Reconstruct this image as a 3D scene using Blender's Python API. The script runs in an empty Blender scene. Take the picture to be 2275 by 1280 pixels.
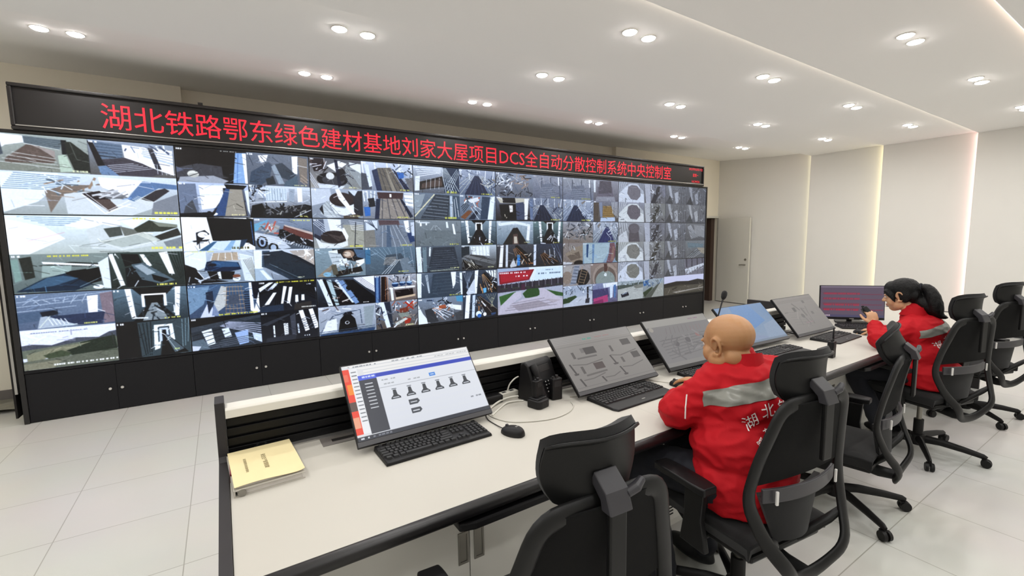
import bpy, bmesh, math, random
import numpy as np
from math import pi, sin, cos, radians as rad
from mathutils import Vector, Matrix, Euler
from mathutils.bvhtree import BVHTree
random.seed(7); RNG = np.random.default_rng(7)
SC = bpy.context.scene
COL = SC.collection
# ------------------------------------------------------------------ camera, world, exposure
cam = bpy.data.cameras.new('camera'); camo = bpy.data.objects.new('camera', cam); COL.objects.link(camo)
cam.sensor_fit = 'HORIZONTAL'; cam.sensor_width = 36.0
cam.lens = 1006.23 / 2275 * 36.0
cam.clip_start = 0.05; cam.clip_end = 100
_yaw, _pit, _rol = 0.5695, -0.1055, -0.0146
_f = Vector((sin(_yaw)*cos(_pit), cos(_yaw)*cos(_pit), sin(_pit)))
_r = Vector((cos(_yaw), -sin(_yaw), 0)); _u = _r.cross(_f)
_r2 = cos(_rol)*_r + sin(_rol)*_u; _u2 = -sin(_rol)*_r + cos(_rol)*_u
_m = Matrix((( _r2.x, _u2.x, -_f.x), (_r2.y, _u2.y, -_f.y), (_r2.z, _u2.z, -_f.z))).to_4x4()
_m.translation = Vector((1.527, -5.5997, 1.565))
camo.matrix_world = _m
SC.camera = camo
w = bpy.data.worlds.new('room_air'); SC.world = w; w.use_nodes = True
w.node_tree.nodes['Background'].inputs[0].default_value = (0.9, 0.95, 1, 1)
w.node_tree.nodes['Background'].inputs[1].default_value = 0.0
SC.view_settings.view_transform = 'Standard'; SC.view_settings.look = 'None'
SC.view_settings.exposure = 0.15; SC.view_settings.gamma = 1.0
SC.view_settings.use_curve_mapping = False
LAMP_W = 2.6          # watts of each ceiling downlight
# ------------------------------------------------------------------ helpers
def lin(h, a=1.0):
    h = h.lstrip('#'); c = [int(h[i:i+2], 16)/255 for i in (0, 2, 4)]
    return tuple(x/12.92 if x <= .04045 else ((x+.055)/1.055)**2.4 for x in c) + (a,)
def mat(name, col, rough=.5, metal=0.0, spec=.5, noise=0, nscale=20, bump=0, bscale=200, emit=None, estr=0, coat=0, alpha=1.0, sheen=0):
    m = bpy.data.materials.new(name); m.use_nodes = True
    nt = m.node_tree; b = nt.nodes['Principled BSDF']
    c = lin(col) if isinstance(col, str) else col
    b.inputs['Base Color'].default_value = c
    b.inputs['Roughness'].default_value = rough; b.inputs['Metallic'].default_value = metal
    b.inputs['Specular IOR Level'].default_value = spec
    b.inputs['Coat Weight'].default_value = coat
    b.inputs['Alpha'].default_value = alpha
    if sheen: b.inputs['Sheen Weight'].default_value = sheen
    if noise or bump:
        tc = nt.nodes.new('ShaderNodeTexCoord')
    if noise:
        n = nt.nodes.new('ShaderNodeTexNoise'); n.inputs['Scale'].default_value = nscale; n.inputs['Detail'].default_value = 5
        nt.links.new(tc.outputs['Object'], n.inputs['Vector'])
        r = nt.nodes.new('ShaderNodeMix'); r.data_type = 'RGBA'
        r.inputs[6].default_value = tuple(max(0, x*(1-noise)) for x in c[:3]) + (1,)
        r.inputs[7].default_value = tuple(min(1, x*(1+noise)) for x in c[:3]) + (1,)
        nt.links.new(n.outputs['Fac'], r.inputs[0]); nt.links.new(r.outputs[2], b.inputs['Base Color'])
    if bump:
        n2 = nt.nodes.new('ShaderNodeTexNoise'); n2.inputs['Scale'].default_value = bscale; n2.inputs['Detail'].default_value = 3
        nt.links.new(tc.outputs['Object'], n2.inputs['Vector'])
        bp = nt.nodes.new('ShaderNodeBump'); bp.inputs['Strength'].default_value = bump; bp.inputs['Distance'].default_value = .01
        nt.links.new(n2.outputs['Fac'], bp.inputs['Height']); nt.links.new(bp.outputs[0], b.inputs['Normal'])
    if emit:
        b.inputs['Emission Color'].default_value = lin(emit); b.inputs['Emission Strength'].default_value = estr
    return m

class M:
    """collects shapes that become ONE mesh object"""
    def __init__(s): s.v = []; s.f = []
    def add(s, vs, fs):
        k = len(s.v); s.v += [tuple(p) for p in vs]; s.f += [tuple(i+k for i in f) for f in fs]; return s
    def box(s, c, d, R=None):
        c = Vector(c); h = Vector(d)/2
        P = [Vector((x*h.x, y*h.y, z*h.z)) for z in (-1, 1) for y in (-1, 1) for x in (-1, 1)]
        if R is not None: P = [R @ p for p in P]
        return s.add([p+c for p in P], [(0,2,3,1),(4,5,7,6),(0,1,5,4),(2,6,7,3),(0,4,6,2),(1,3,7,5)])
    def rng(s, a, b):
        a, b = Vector(a), Vector(b); return s.box((a+b)/2, b-a)
    def tube(s, path, r, n=10, closed=False, flat=1.0, up=None):
        """round (or flattened) tube along a path; r scalar or list"""
        P = [Vector(p) for p in path]; m = len(P); rs = r if isinstance(r, (list, tuple)) else [r]*m
        vs = []; prev = None
        for i in range(m):
            a = P[(i-1) % m] if (closed or i > 0) else P[i]; b = P[(i+1) % m] if (closed or i < m-1) else P[i]
            t = (b-a).normalized()
            if up is not None: ref = Vector(up)
            else: ref = prev if prev is not None else (Vector((0,0,1)) if abs(t.z) < .9 else Vector((1,0,0)))
            x = (ref - t*ref.dot(t)); x = x.normalized() if x.length > 1e-6 else t.orthogonal().normalized()
            prev = x; y = t.cross(x)
            for k in range(n):
                q = 2*pi*k/n; vs.append(P[i] + x*cos(q)*rs[i] + y*sin(q)*rs[i]*flat)
        fs = []
        for i in range(m if closed else m-1):
            j = (i+1) % m
            for k in range(n):
                l = (k+1) % n; fs.append((i*n+k, i*n+l, j*n+l, j*n+k))
        if not closed: fs += [tuple(reversed(range(n))), tuple((m-1)*n+k for k in range(n))]
        return s.add(vs, fs)
    def cyl(s, a, b, r, r2=None, n=20): return s.tube([a, b], [r, r if r2 is None else r2], n)
    def prism(s, poly, a, b, ax='z'):
        """2-D polygon extruded from a to b along an axis"""
        def P(p, h): return {'z': (p[0], p[1], h), 'y': (p[0], h, p[1]), 'x': (h, p[0], p[1])}[ax]
        n = len(poly); vs = [P(p, a) for p in poly] + [P(p, b) for p in poly]
        return s.add(vs, [tuple(range(n)), tuple(range(2*n-1, n-1, -1))] + [(i, n+i, n+(i+1) % n, (i+1) % n) for i in range(n)])
    def patch(s, fn, nu, nv, th=0):
        """grid patch fn(u,v), given a thickness along fn's normal"""
        g = [[Vector(fn(i/nu, j/nv)) for i in range(nu+1)] for j in range(nv+1)]
        def nrm(i, j):
            a = g[j][min(i+1, nu)] - g[j][max(i-1, 0)]; b = g[min(j+1, nv)][i] - g[max(j-1, 0)][i]
            return a.cross(b).normalized()
        id = lambda i, j: j*(nu+1)+i
        F = [(id(i, j), id(i+1, j), id(i+1, j+1), id(i, j+1)) for j in range(nv) for i in range(nu)]
        top = [g[j][i] for j in range(nv+1) for i in range(nu+1)]
        if not th: return s.add(top, F)
        bot = [g[j][i] - nrm(i, j)*th for j in range(nv+1) for i in range(nu+1)]; k = len(top)
        F2 = [tuple(reversed([q+k for q in f])) for f in F]
        rim = [id(i, 0) for i in range(nu)] + [id(nu, j) for j in range(nv)] + [id(i, nv) for i in range(nu, 0, -1)] + [id(0, j) for j in range(nv, 0, -1)]
        F3 = [(rim[(q+1) % len(rim)], rim[q], rim[q]+k, rim[(q+1) % len(rim)]+k) for q in range(len(rim))]
        return s.add(top+bot, F+F2+F3)
    def ell(s, c, r, R=None, n=16, m=10):
        c = Vector(c); r = (r, r, r) if not hasattr(r, '__len__') else r
        vs = []
        for j in range(1, m):
            t = pi*j/m
            for i in range(n):
                q = 2*pi*i/n; p = Vector((r[0]*sin(t)*cos(q), r[1]*sin(t)*sin(q), r[2]*cos(t)))
                vs.append((R @ p if R is not None else p) + c)
        for sg in (1, -1):
            p = Vector((0, 0, sg*r[2])); vs.append((R @ p if R is not None else p) + c)
        fs = [(j*n+i, (j+1)*n+i, (j+1)*n+(i+1) % n, j*n+(i+1) % n) for j in range(m-2) for i in range(n)]
        a = (m-1)*n; fs += [(a, i, (i+1) % n) for i in range(n)] + [(a+1, (m-2)*n+(i+1) % n, (m-2)*n+i) for i in range(n)]
        return s.add(vs, fs)
    def lathe(s, prof, n=24, c=(0, 0, 0)):
        vs = [(c[0]+r*cos(2*pi*k/n), c[1]+r*sin(2*pi*k/n), c[2]+z) for r, z in prof for k in range(n)]
        fs = [(i*n+k, i*n+(k+1) % n, (i+1)*n+(k+1) % n, (i+1)*n+k) for i in range(len(prof)-1) for k in range(n)]
        fs += [tuple(reversed(range(n))), tuple((len(prof)-1)*n+k for k in range(n))]
        return s.add(vs, fs)

def link(name, me, m, parent=None, loc=None, smooth=None, bevel=0, seg=2):
    if m is not None and len(me.materials) == 0: me.materials.append(m)
    if smooth is not None:
        me.polygons.foreach_set('use_smooth', [True]*len(me.polygons))
        if smooth < 180: me.set_sharp_from_angle(angle=rad(smooth))
    o = bpy.data.objects.new(name, me); COL.objects.link(o)
    if parent is not None: o.parent = parent
    if loc is not None: o.location = loc
    if bevel:
        b = o.modifiers.new('bevel', 'BEVEL'); b.width = bevel; b.segments = seg; b.limit_method = 'ANGLE'; b.angle_limit = rad(35)
    return o
def obj(name, mb, m, parent=None, loc=None, smooth=None, bevel=0, seg=2, fix=True):
    me = bpy.data.meshes.new(name); me.from_pydata(mb.v, [], mb.f); me.update()
    if fix:
        bm = bmesh.new(); bm.from_mesh(me); bmesh.ops.recalc_face_normals(bm, faces=bm.faces); bm.to_mesh(me); bm.free()
    return link(name, me, m, parent, loc, smooth, bevel, seg)
def tag(o, label, cat, group=None, kind=None):
    o['label'] = label; o['category'] = cat
    if group: o['group'] = group
    if kind: o['kind'] = kind
    return o
def thing(name, label, cat, loc=(0, 0, 0), rz=0, group=None):
    o = bpy.data.objects.new(name, None); COL.objects.link(o); o.empty_display_size = .05
    o.location = loc; o.rotation_euler = (0, 0, rz)
    return tag(o, label, cat, group)
def struct(name, mb, m, label, cat, **k):
    o = obj(name, mb, m, **k); tag(o, label, cat, kind='structure'); return o
def dup(root, loc, rz, label, group=None):
    r = root.copy(); COL.objects.link(r); r.location = loc; r.rotation_euler = (0, 0, rz); r['label'] = label
    if group: r['group'] = group
    for ch in list(root.children):
        c = ch.copy(); COL.objects.link(c); c.parent = r
        for g in list(ch.children):
            d = g.copy(); COL.objects.link(d); d.parent = c
    return r
def text_mesh(s, size, spacing=1.0, align='CENTER', bold=0.0, extrude=0):
    c = bpy.data.curves.new('t', 'FONT'); c.body = s; c.size = size; c.align_x = align; c.align_y = 'CENTER'
    c.space_character = spacing; c.offset = bold; c.extrude = extrude; c.resolution_u = 2
    o = bpy.data.objects.new('t', c); COL.objects.link(o)
    dg = bpy.context.evaluated_depsgraph_get(); me = bpy.data.meshes.new_from_object(o.evaluated_get(dg))
    bpy.data.objects.remove(o); bpy.data.curves.remove(c)
    return me
# ------------------------------------------------------------------ materials
def floor_mat():
    m = mat('floor_tiles', '#cfcdc8', rough=.3, spec=.4)
    nt = m.node_tree; b = nt.nodes['Principled BSDF']
    tc = nt.nodes.new('ShaderNodeTexCoord'); mp = nt.nodes.new('ShaderNodeMapping'); mp.inputs['Location'].default_value = (-.67+6, -.03+12, 0)
    nt.links.new(tc.outputs['Object'], mp.inputs[0])
    br = nt.nodes.new('ShaderNodeTexBrick'); br.offset = 0; br.inputs['Scale'].default_value = 1
    br.inputs['Brick Width'].default_value = .6; br.inputs['Row Height'].default_value = .6
    br.inputs['Mortar Size'].default_value = .0028; br.inputs['Mortar Smooth'].default_value = .3
    br.inputs['Color1'].default_value = lin('#d0cec9'); br.inputs['Color2'].default_value = lin('#cdcbc6'); br.inputs['Mortar'].default_value = lin('#a5a29a')
    nt.links.new(mp.outputs[0], br.inputs['Vector'])
    n = nt.nodes.new('ShaderNodeTexNoise'); n.inputs['Scale'].default_value = 1.3; n.inputs['Detail'].default_value = 6
    nt.links.new(tc.outputs['Object'], n.inputs['Vector'])
    mx = nt.nodes.new('ShaderNodeMix'); mx.data_type = 'RGBA'; mx.blend_type = 'MULTIPLY'; mx.inputs[0].default_value = .14
    nt.links.new(br.outputs['Color'], mx.inputs[6]); nt.links.new(n.outputs['Color'], mx.inputs[7]); nt.links.new(mx.outputs[2], b.inputs['Base Color'])
    return m
MT = dict(
    floor=floor_mat(), wall=mat('wall_paint', '#e4e2dc', .75, noise=.02, nscale=3), back=mat('back_wall_paint', '#efe9d8', .75, noise=.02, nscale=3),
    ceil=mat('ceiling_paint', '#f7f6f3', .8), skirt=mat('grey_skirting', '#6f6a66', .5), bskirt=mat('black_skirting', '#2a2a2c', .5),
    black=mat('black_cabinet_paint', '#121216', .55, spec=.3, noise=.08, nscale=30), frame=mat('black_frame_metal', '#1c1a1a', .35), bezel=mat('display_bezel', '#08080a', .4),
    led=mat('led_board', '#120f0f', .5, noise=.3, nscale=300), silver=mat('brushed_aluminium', '#b4b2ae', .35, metal=.8),
    knob=mat('brushed_knob', '#d5d3ce', .25, metal=.6), white=mat('white_laminate', '#bbb7ae', .45, spec=.4), edge=mat('black_edge_band', '#121011', .35, bump=.05, bscale=60),
    panel=mat('black_end_panel', '#221f21', .45), slat=mat('black_slat', '#060607', .45, spec=.25), rail=mat('white_rail', '#dedbd2', .35, spec=.5),
    cab=mat('grey_cabinet', '#dad8d0', .45), steel=mat('steel_handle', '#8d8a82', .35, metal=.7), chrome=mat('chrome', '#dddddd', .08, metal=1.0),
    plastic=mat('black_plastic', '#0e0d0f', .45, spec=.35, bump=.04, bscale=400), plastic2=mat('black_keycaps', '#18181a', .5), mesh=mat('black_chair_mesh', '#0c0c0c', .85, spec=.2, bump=.35, bscale=900),
    cushion=mat('black_seat_fabric', '#09090a', .9, bump=.2, bscale=700, sheen=.1), gplastic=mat('grey_plastic', '#333236', .4), frame2=mat('chair_frame_plastic', '#101010', .45, spec=.3),
    nylon=mat('nylon_base', '#111010', .5, spec=.3), wclip=mat('white_clip', '#dcdad6', .4), cable_w=mat('white_cable', '#d3d0c6', .5), cable_b=mat('black_cable', '#19181a', .5),
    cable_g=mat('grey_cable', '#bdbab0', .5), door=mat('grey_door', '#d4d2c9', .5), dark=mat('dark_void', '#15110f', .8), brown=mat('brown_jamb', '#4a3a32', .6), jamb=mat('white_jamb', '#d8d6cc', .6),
    lens=mat('lamp_lens', '#ffffff', .5, emit='#fff8f2', estr=55.0), trimw=mat('lamp_trim', '#e4e1da', .5),
    yellow=mat('yellow_paper', '#dfd0a2', .8, noise=.05, nscale=12), paper=mat('white_paper', '#d9d4cd', .85, noise=.1, nscale=60), ink=mat('ink', '#5d4f2c', .8), board=mat('grey_binder_board', '#b5b0a6', .6), maroon=mat('maroon_cloth', '#6d1f2c', .8),
    redled=mat('red_led', '#330000', .5, emit='#ff2038', estr=1.15), sheet=mat('grey_plastic_sheet', '#7d7b6e', .3),
)
# ------------------------------------------------------------------ the room
YB = [1.17, -1.0, -2.23, -3.45, -4.68, -5.9, -7.1, -8.6]     # depth of each ceiling slab
ZC = [3.27, 3.165, 3.135, 3.10, 3.065, 3.03, 3.0]            # its height, stepping down towards the desk
XW = [11.77, 11.665, 11.55, 11.45, 11.35, 11.25, 11.15]      # the wall panels step in with it
XL = -3.2
struct('floor', M().rng((XL-.2, -9, -.1), (13, 2, 0)), MT['floor'], 'pale grey tiled floor of the control room', 'floor')
struct('wall_back', M().rng((1.27, 1.17, 0), (8.3, 1.3, 3.6)).rng((XL, 1.02, 0), (1.27, 1.3, 3.6)).rng((8.3, 1.06, 0), (10.62, 1.3, 3.6)).rng((10.62, 1.06, 2.02), (12.1, 1.3, 3.6)).rng((11.735, 1.06, 0), (12.1, 1.3, 2.02)),
       MT['back'], 'cream wall behind the video wall with a shallow pier at each end', 'wall')
struct('wall_left', M().rng((XL-.15, -9, 0), (XL, 1.3, 3.6)), MT['wall'], 'plain side wall left of the frame', 'wall')
struct('wall_front', M().rng((XL-.15, -8.75, 0), (12.5, -8.6, 3.6)), MT['wall'], 'plain wall behind the photographer', 'wall')
wr = M()
for i in range(7): wr.rng((XW[i], YB[i+1], 0), (12.4, YB[i], 3.6))
struct('wall_right', wr, MT['wall'], 'white end wall built of overlapping panels with lit edges', 'wall', bevel=.006)
ce = M()
for i in range(1, 7): ce.rng((XL-.1, YB[i+1], ZC[i]), (12.3, YB[i], 3.65))
ce.prism([(-1.0, 3.25), (-.35, 3.272), (1.32, 3.40), (1.32, 3.65), (-1.0, 3.65)], XL-.1, 12.3, 'x')
struct('ceiling', ce, MT['ceil'], 'off-white ceiling of slabs stepping down towards the desk', 'ceiling', bevel=.006)
sk = M().rng((XL, 1.0, 0), (1.27, 1.02, .11)).rng((1.27, 1.15, 0), (8.3, 1.17, .11)).rng((8.3, 1.04, 0), (10.55, 1.06, .11))
struct('baseboard_back', sk, MT['skirt'], 'grey skirting along the back wall', 'skirting')
sk = M()
for i in range(7): sk.rng((XW[i]-.012, YB[i+1], 0), (XW[i], YB[i] if i else .35, .11))
struct('baseboard_right', sk, MT['bskirt'], 'black skirting along the panelled end wall', 'skirting')
# light strips hidden behind the leading edge of each wall panel and ceiling slab
def strip(name, a, b, col, st, label):
    tag(obj(name, M().rng(a, b), mat('glow_'+name+col, col, emit=col, estr=st)), label, 'light strip', 'edge light strips')
for i, (c, s_, l) in enumerate([('#fff6d0', 3, 'pale yellow light strip behind the wall panel edge nearest the door'), ('#fff0c0', 5, 'warm yellow light strip behind the wall panel edge right of the grey tilted monitors'),
                               ('#ffd2cc', 5.5, 'pink light strip behind the wall panel edge beside the woman')]):
    y = YB[i+1]; strip('led_strip', (XW[i+1]+.05, y+.001, .14), (XW[i+1]+.085, y+.008, ZC[i]-.02), c, s_, l)
for i, (c, s_, l) in enumerate([('#ffd8cc', 4, 'faint pink light strip along the ceiling step nearest the video wall'), ('#fff0dc', 1.2, 'faint light strip along the second ceiling step'),
                               ('#fff0dc', 5, 'faint warm light strip along the ceiling step above the worktop'),
                               ('#ffe0c8', 5, 'faint warm light strip along the ceiling step nearest the camera')]):
    y = YB[i+1]; strip('led_strip', (XL+.1, y+.001, ZC[i+1]+.006), (XW[i+1]-.05, y+.004, ZC[i+1]+.02), c, s_, l)
# doorway in the back wall and its open leaf
d = M().rng((10.57, 1.02, 0), (10.62, 1.12, 2.07)).rng((11.735, 1.0, 0), (11.766, 1.12, 2.07)).rng((10.57, 1.02, 2.02), (11.766, 1.12, 2.07))
struct('trim_1', d, MT['jamb'], 'white door frame in the back wall', 'door frame', bevel=.004)
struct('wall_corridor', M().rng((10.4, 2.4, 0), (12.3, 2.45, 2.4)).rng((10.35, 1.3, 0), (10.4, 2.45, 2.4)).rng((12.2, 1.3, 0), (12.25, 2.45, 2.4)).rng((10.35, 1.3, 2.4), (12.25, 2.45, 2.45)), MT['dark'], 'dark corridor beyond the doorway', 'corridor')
struct('trim_2', M().rng((11.60, 1.121, 0), (11.735, 1.3, 2.02)), MT['brown'], 'dark brown inner door jamb', 'door jamb')
dl = thing('door', 'grey door leaf standing open against the white end wall', 'door', (11.735, 1.0, 0), rad(-2.5))
dl['kind'] = 'structure'; dl.name = 'door_1'
obj('door_leaf', M().rng((-.045, -.80, .015), (0, 0, 2.0)), MT['door'], dl, bevel=.004)
obj('door_edge', M().rng((-.046, -.812, .015), (.001, -.80, 2.0)), MT['jamb'], dl)
hd = obj('door_handle', M().cyl((-.045, -.73, .92), (-.09, -.73, .92), .013).tube([(-.085, -.73, .92), (-.09, -.68, .921), (-.09, -.61, .915)], .011), MT['steel'], dl, smooth=40)
obj('door_lock', M().cyl((-.045, -.735, 1.04), (-.056, -.735, 1.04), .026), MT['steel'], dl, smooth=40)
# ------------------------------------------------------------------ downlights
ORD = ['first', 'second', 'third', 'fourth', 'fifth', 'sixth', 'seventh']
ROWN = ['row nearest the video wall', 'second row from the video wall', 'third row from the video wall', 'row nearest the camera']
DL = [(3.27, -.47, [.56, 2.47, 4.375, 6.28, 8.2, 10.12]), (3.165, -1.89, [2.50, 4.39, 6.29, 8.215, 10.15]), (3.135, -3.03, [4.38, 6.25, 8.165, 10.075]), (3.10, -4.15, [6.22, 8.08, 10.0])]
EXTRA = [(3.27, -.47, [-1.5]), (3.165, -1.89, [.6, -1.5]), (3.135, -3.03, [2.5, .6, -1.5]), (3.10, -4.15, [4.35, 2.5, .6, -1.5]), (3.065, -5.3, [-1.5, .6, 2.5, 4.35, 6.2, 8.1, 10]), (3.03, -6.5, [-1.5, .6, 2.5, 4.35, 6.2, 8.1, 10]), (3.0, -7.7, [-1.5, 2.5, 6.2, 10])]
lamp0 = None
def lamp_light(parent):
    L = bpy.data.lights.new('downlight_beam', 'AREA'); L.shape = 'DISK'; L.size = .11; L.energy = LAMP_W; L.color = (1, .992, .975)
    L.spread = rad(172)
    o = bpy.data.objects.new('lamp_light', L); COL.objects.link(o); o.parent = parent; o.location = (0, 0, -.021)
def downlight(loc, label):
    global lamp0
    if lamp0 is None:
        t = thing('downlight', label, 'downlight', loc, 0, 'recessed ceiling downlights')
        obj('trim_ring', M().lathe([(.060, .0), (.062, -.004), (.058, -.007), (.053, -.006), (.051, -.002)], 32), MT['trimw'], t, smooth=50)
        obj('lens', M().lathe([(.052, -.002), (.052, -.006), (.046, -.012), (.033, -.0165), (.015, -.0188), (.001, -.019)], 32), MT['lens'], t, smooth=60)
        lamp_light(t); lamp0 = t; return t
    return dup(lamp0, loc, 0, label)
for ri, (z, y, xs) in enumerate(DL):
    for pi_, x in enumerate(xs):
        for k, s_ in enumerate((-.105, .105)):
            place = ORD[pi_] + ' pair from the left' if pi_ else 'leftmost pair'
            downlight((x+s_, y, z), f"{('left', 'right')[k]} ceiling downlight of the {place}, {ROWN[ri]}")
for z, y, xs in EXTRA:          # the rest of the grid, out of the frame: one wide lamp for each pair
    for x in xs:
        L = bpy.data.lights.new('ceiling_lamp', 'AREA'); L.shape = 'DISK'; L.size = .2; L.energy = LAMP_W*3.1; L.color = (1, .992, .975); L.spread = rad(172)
        o = bpy.data.objects.new('ceiling_lamp', L); COL.objects.link(o); o.location = (x, y, z-.014)
# ------------------------------------------------------------------ video wall: base cabinets, frame, displays
PW, PH, ZT, ZB = 1.215, .6855, 2.53, .4735
for c in range(8):
    x = c*PW
    side = ('leftmost', 'second from left', 'third from left', 'fourth from left', 'fourth from right', 'third from right', 'second from right', 'rightmost')[c]
    t = thing('base_cabinet', f'black two-door base cabinet under the video wall, {side}', 'cabinet', (x, 0, 0), 0, 'black cabinets under the video wall')
    obj('body', M().rng((.001, .02, 0), (PW-.001, .55, ZB-.028)), MT['black'], t)
    for k in range(2):
        dr = obj('door', M().rng((.002+k*(PW/2-.001), 0, .008), (PW/2-.001+k*(PW/2-.001), .02, ZB-.029)), MT['black'], t, bevel=.0012)
        kx = PW/2 + (-.048, .04)[k]
        kn = obj('knob', M().lathe([(.006, 0), (.006, .012), (.0125, .015), (.0135, .021), (.011, .025), (.001, .026)], 20), MT['knob'], dr, smooth=50)
        kn.rotation_euler = (rad(90), 0, 0); kn.location = (kx, 0, .217)
lp = thing('surround_post', 'black post closing the left end of the video wall', 'post', (0, 0, 0), 0, 'black posts beside the video wall')
obj('post_body', M().rng((-.037, -.012, 0), (0, .5, 2.555)), MT['frame'], lp, bevel=.004)
obj('rear_upright', M().rng((-.10, .05, .05), (-.085, .4, 2.5)), MT['dark'], lp)
obj('side_strip', M().rng((-.084, .04, .27), (-.066, .35, 2.5)), MT['silver'], lp)
obj('foot', M().rng((-.10, .2, .10), (-.037, .4, .28)), MT['black'], lp, bevel=.004)
tag(obj('surround_post', M().rng((0, -.012, 0), (.03, .5, 2.555)), MT['frame'], None, (8*PW, 0, 0), bevel=.004), 'black post closing the right end of the video wall by the door', 'post', 'black posts beside the video wall')
tag(obj('surround_rail', M().rng((0, -.012, 0), (8*PW, .5, .0248)), MT['frame'], None, (0, 0, ZT), bevel=.004), 'black rail between the wall displays and the red-letter sign', 'rail')
tag(obj('surround_rail', M().rng((0, -.006, .002), (8*PW, .5, .0248)), MT['black'], None, (0, 0, ZB-.026), bevel=.002), 'black rail between the wall displays and the base cabinets', 'rail')
# ------------------------------------------------------------------ red-letter sign above it
SX0, SX1, SZ0, SZ1 = .12, 9.595, 2.556, 2.94
sg = thing('led_sign', 'long black sign with red glowing characters above the wall displays', 'sign', (0, 0, 0))
ft = .03
obj('sign_frame', M().rng((SX0, -.035, SZ1-ft), (SX1, .16, SZ1)).rng((SX0, -.035, SZ0), (SX1, .16, SZ0+ft)).rng((SX0, -.035, SZ0+ft), (SX0+ft, .16, SZ1-ft)).rng((SX1-ft, -.035, SZ0+ft), (SX1, .16, SZ1-ft)), MT['frame'], sg, bevel=.008, seg=3)
obj('sign_board', M().rng((SX0+ft, -.01, SZ0+ft), (SX1-ft, .15, SZ1-ft)), MT['led'], sg)
obj('sign_moulding', M().tube([(SX0+.03, -.036, SZ0+.036), (SX1-.03, -.036, SZ0+.036)], .006, 8), MT['silver'], sg, smooth=60)
def sign_text(name, s, x0, x1, zc, h, bold):
    me = text_mesh(s, 1.0, 1.0, 'LEFT', bold)
    co = np.array([v.co[:] for v in me.vertices]); a, b = co.min(0), co.max(0)
    for v in me.vertices:
        v.co = (x0+(v.co.x-a[0])/(b[0]-a[0])*(x1-x0), -.0125, zc+((v.co.y-a[1])/(b[1]-a[1])-.5)*h)
    return link(name, me, MT['redled'], sg)
sign_text('lettering', '湖北铁路鄂东绿色建材基地刘家大屋项目DCS全自动分散控制系统中央控制室', .70, 8.63, 2.745, .232, 0)
sign_text('date_lettering', '2025年02月17日', 9.15, 9.56, 2.868, .05, 0)
sign_text('weekday_lettering', '星期一', 9.27, 9.44, 2.755, .062, 0)
sign_text('time_lettering', '16:34:56', 9.245, 9.48, 2.638, .042, 0)
obj('cable_gland', M().rng((1.44, 0, SZ1), (1.48, .05, SZ1+.03)), MT['frame'], sg)
tag(obj('wall_sounder', M().rng((-.05, -.05, -.14), (.05, .02, .1)).prism([(-.04, .1), (.04, .1), (.0, .17)], -.03, .01, 'y'), MT['white'], None, (10.25, 1.03, 2.62), bevel=.01), 'small white box on the cream wall right of the sign', 'wall box')
tag(obj('wall_trunking', M().rng((-.05, -.04, -.2), (.05, .02, .2)), MT['white'], None, (-.62, 1.0, 2.66), bevel=.006), 'white box on the wall left of the sign at frame edge', 'wall box')
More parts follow.
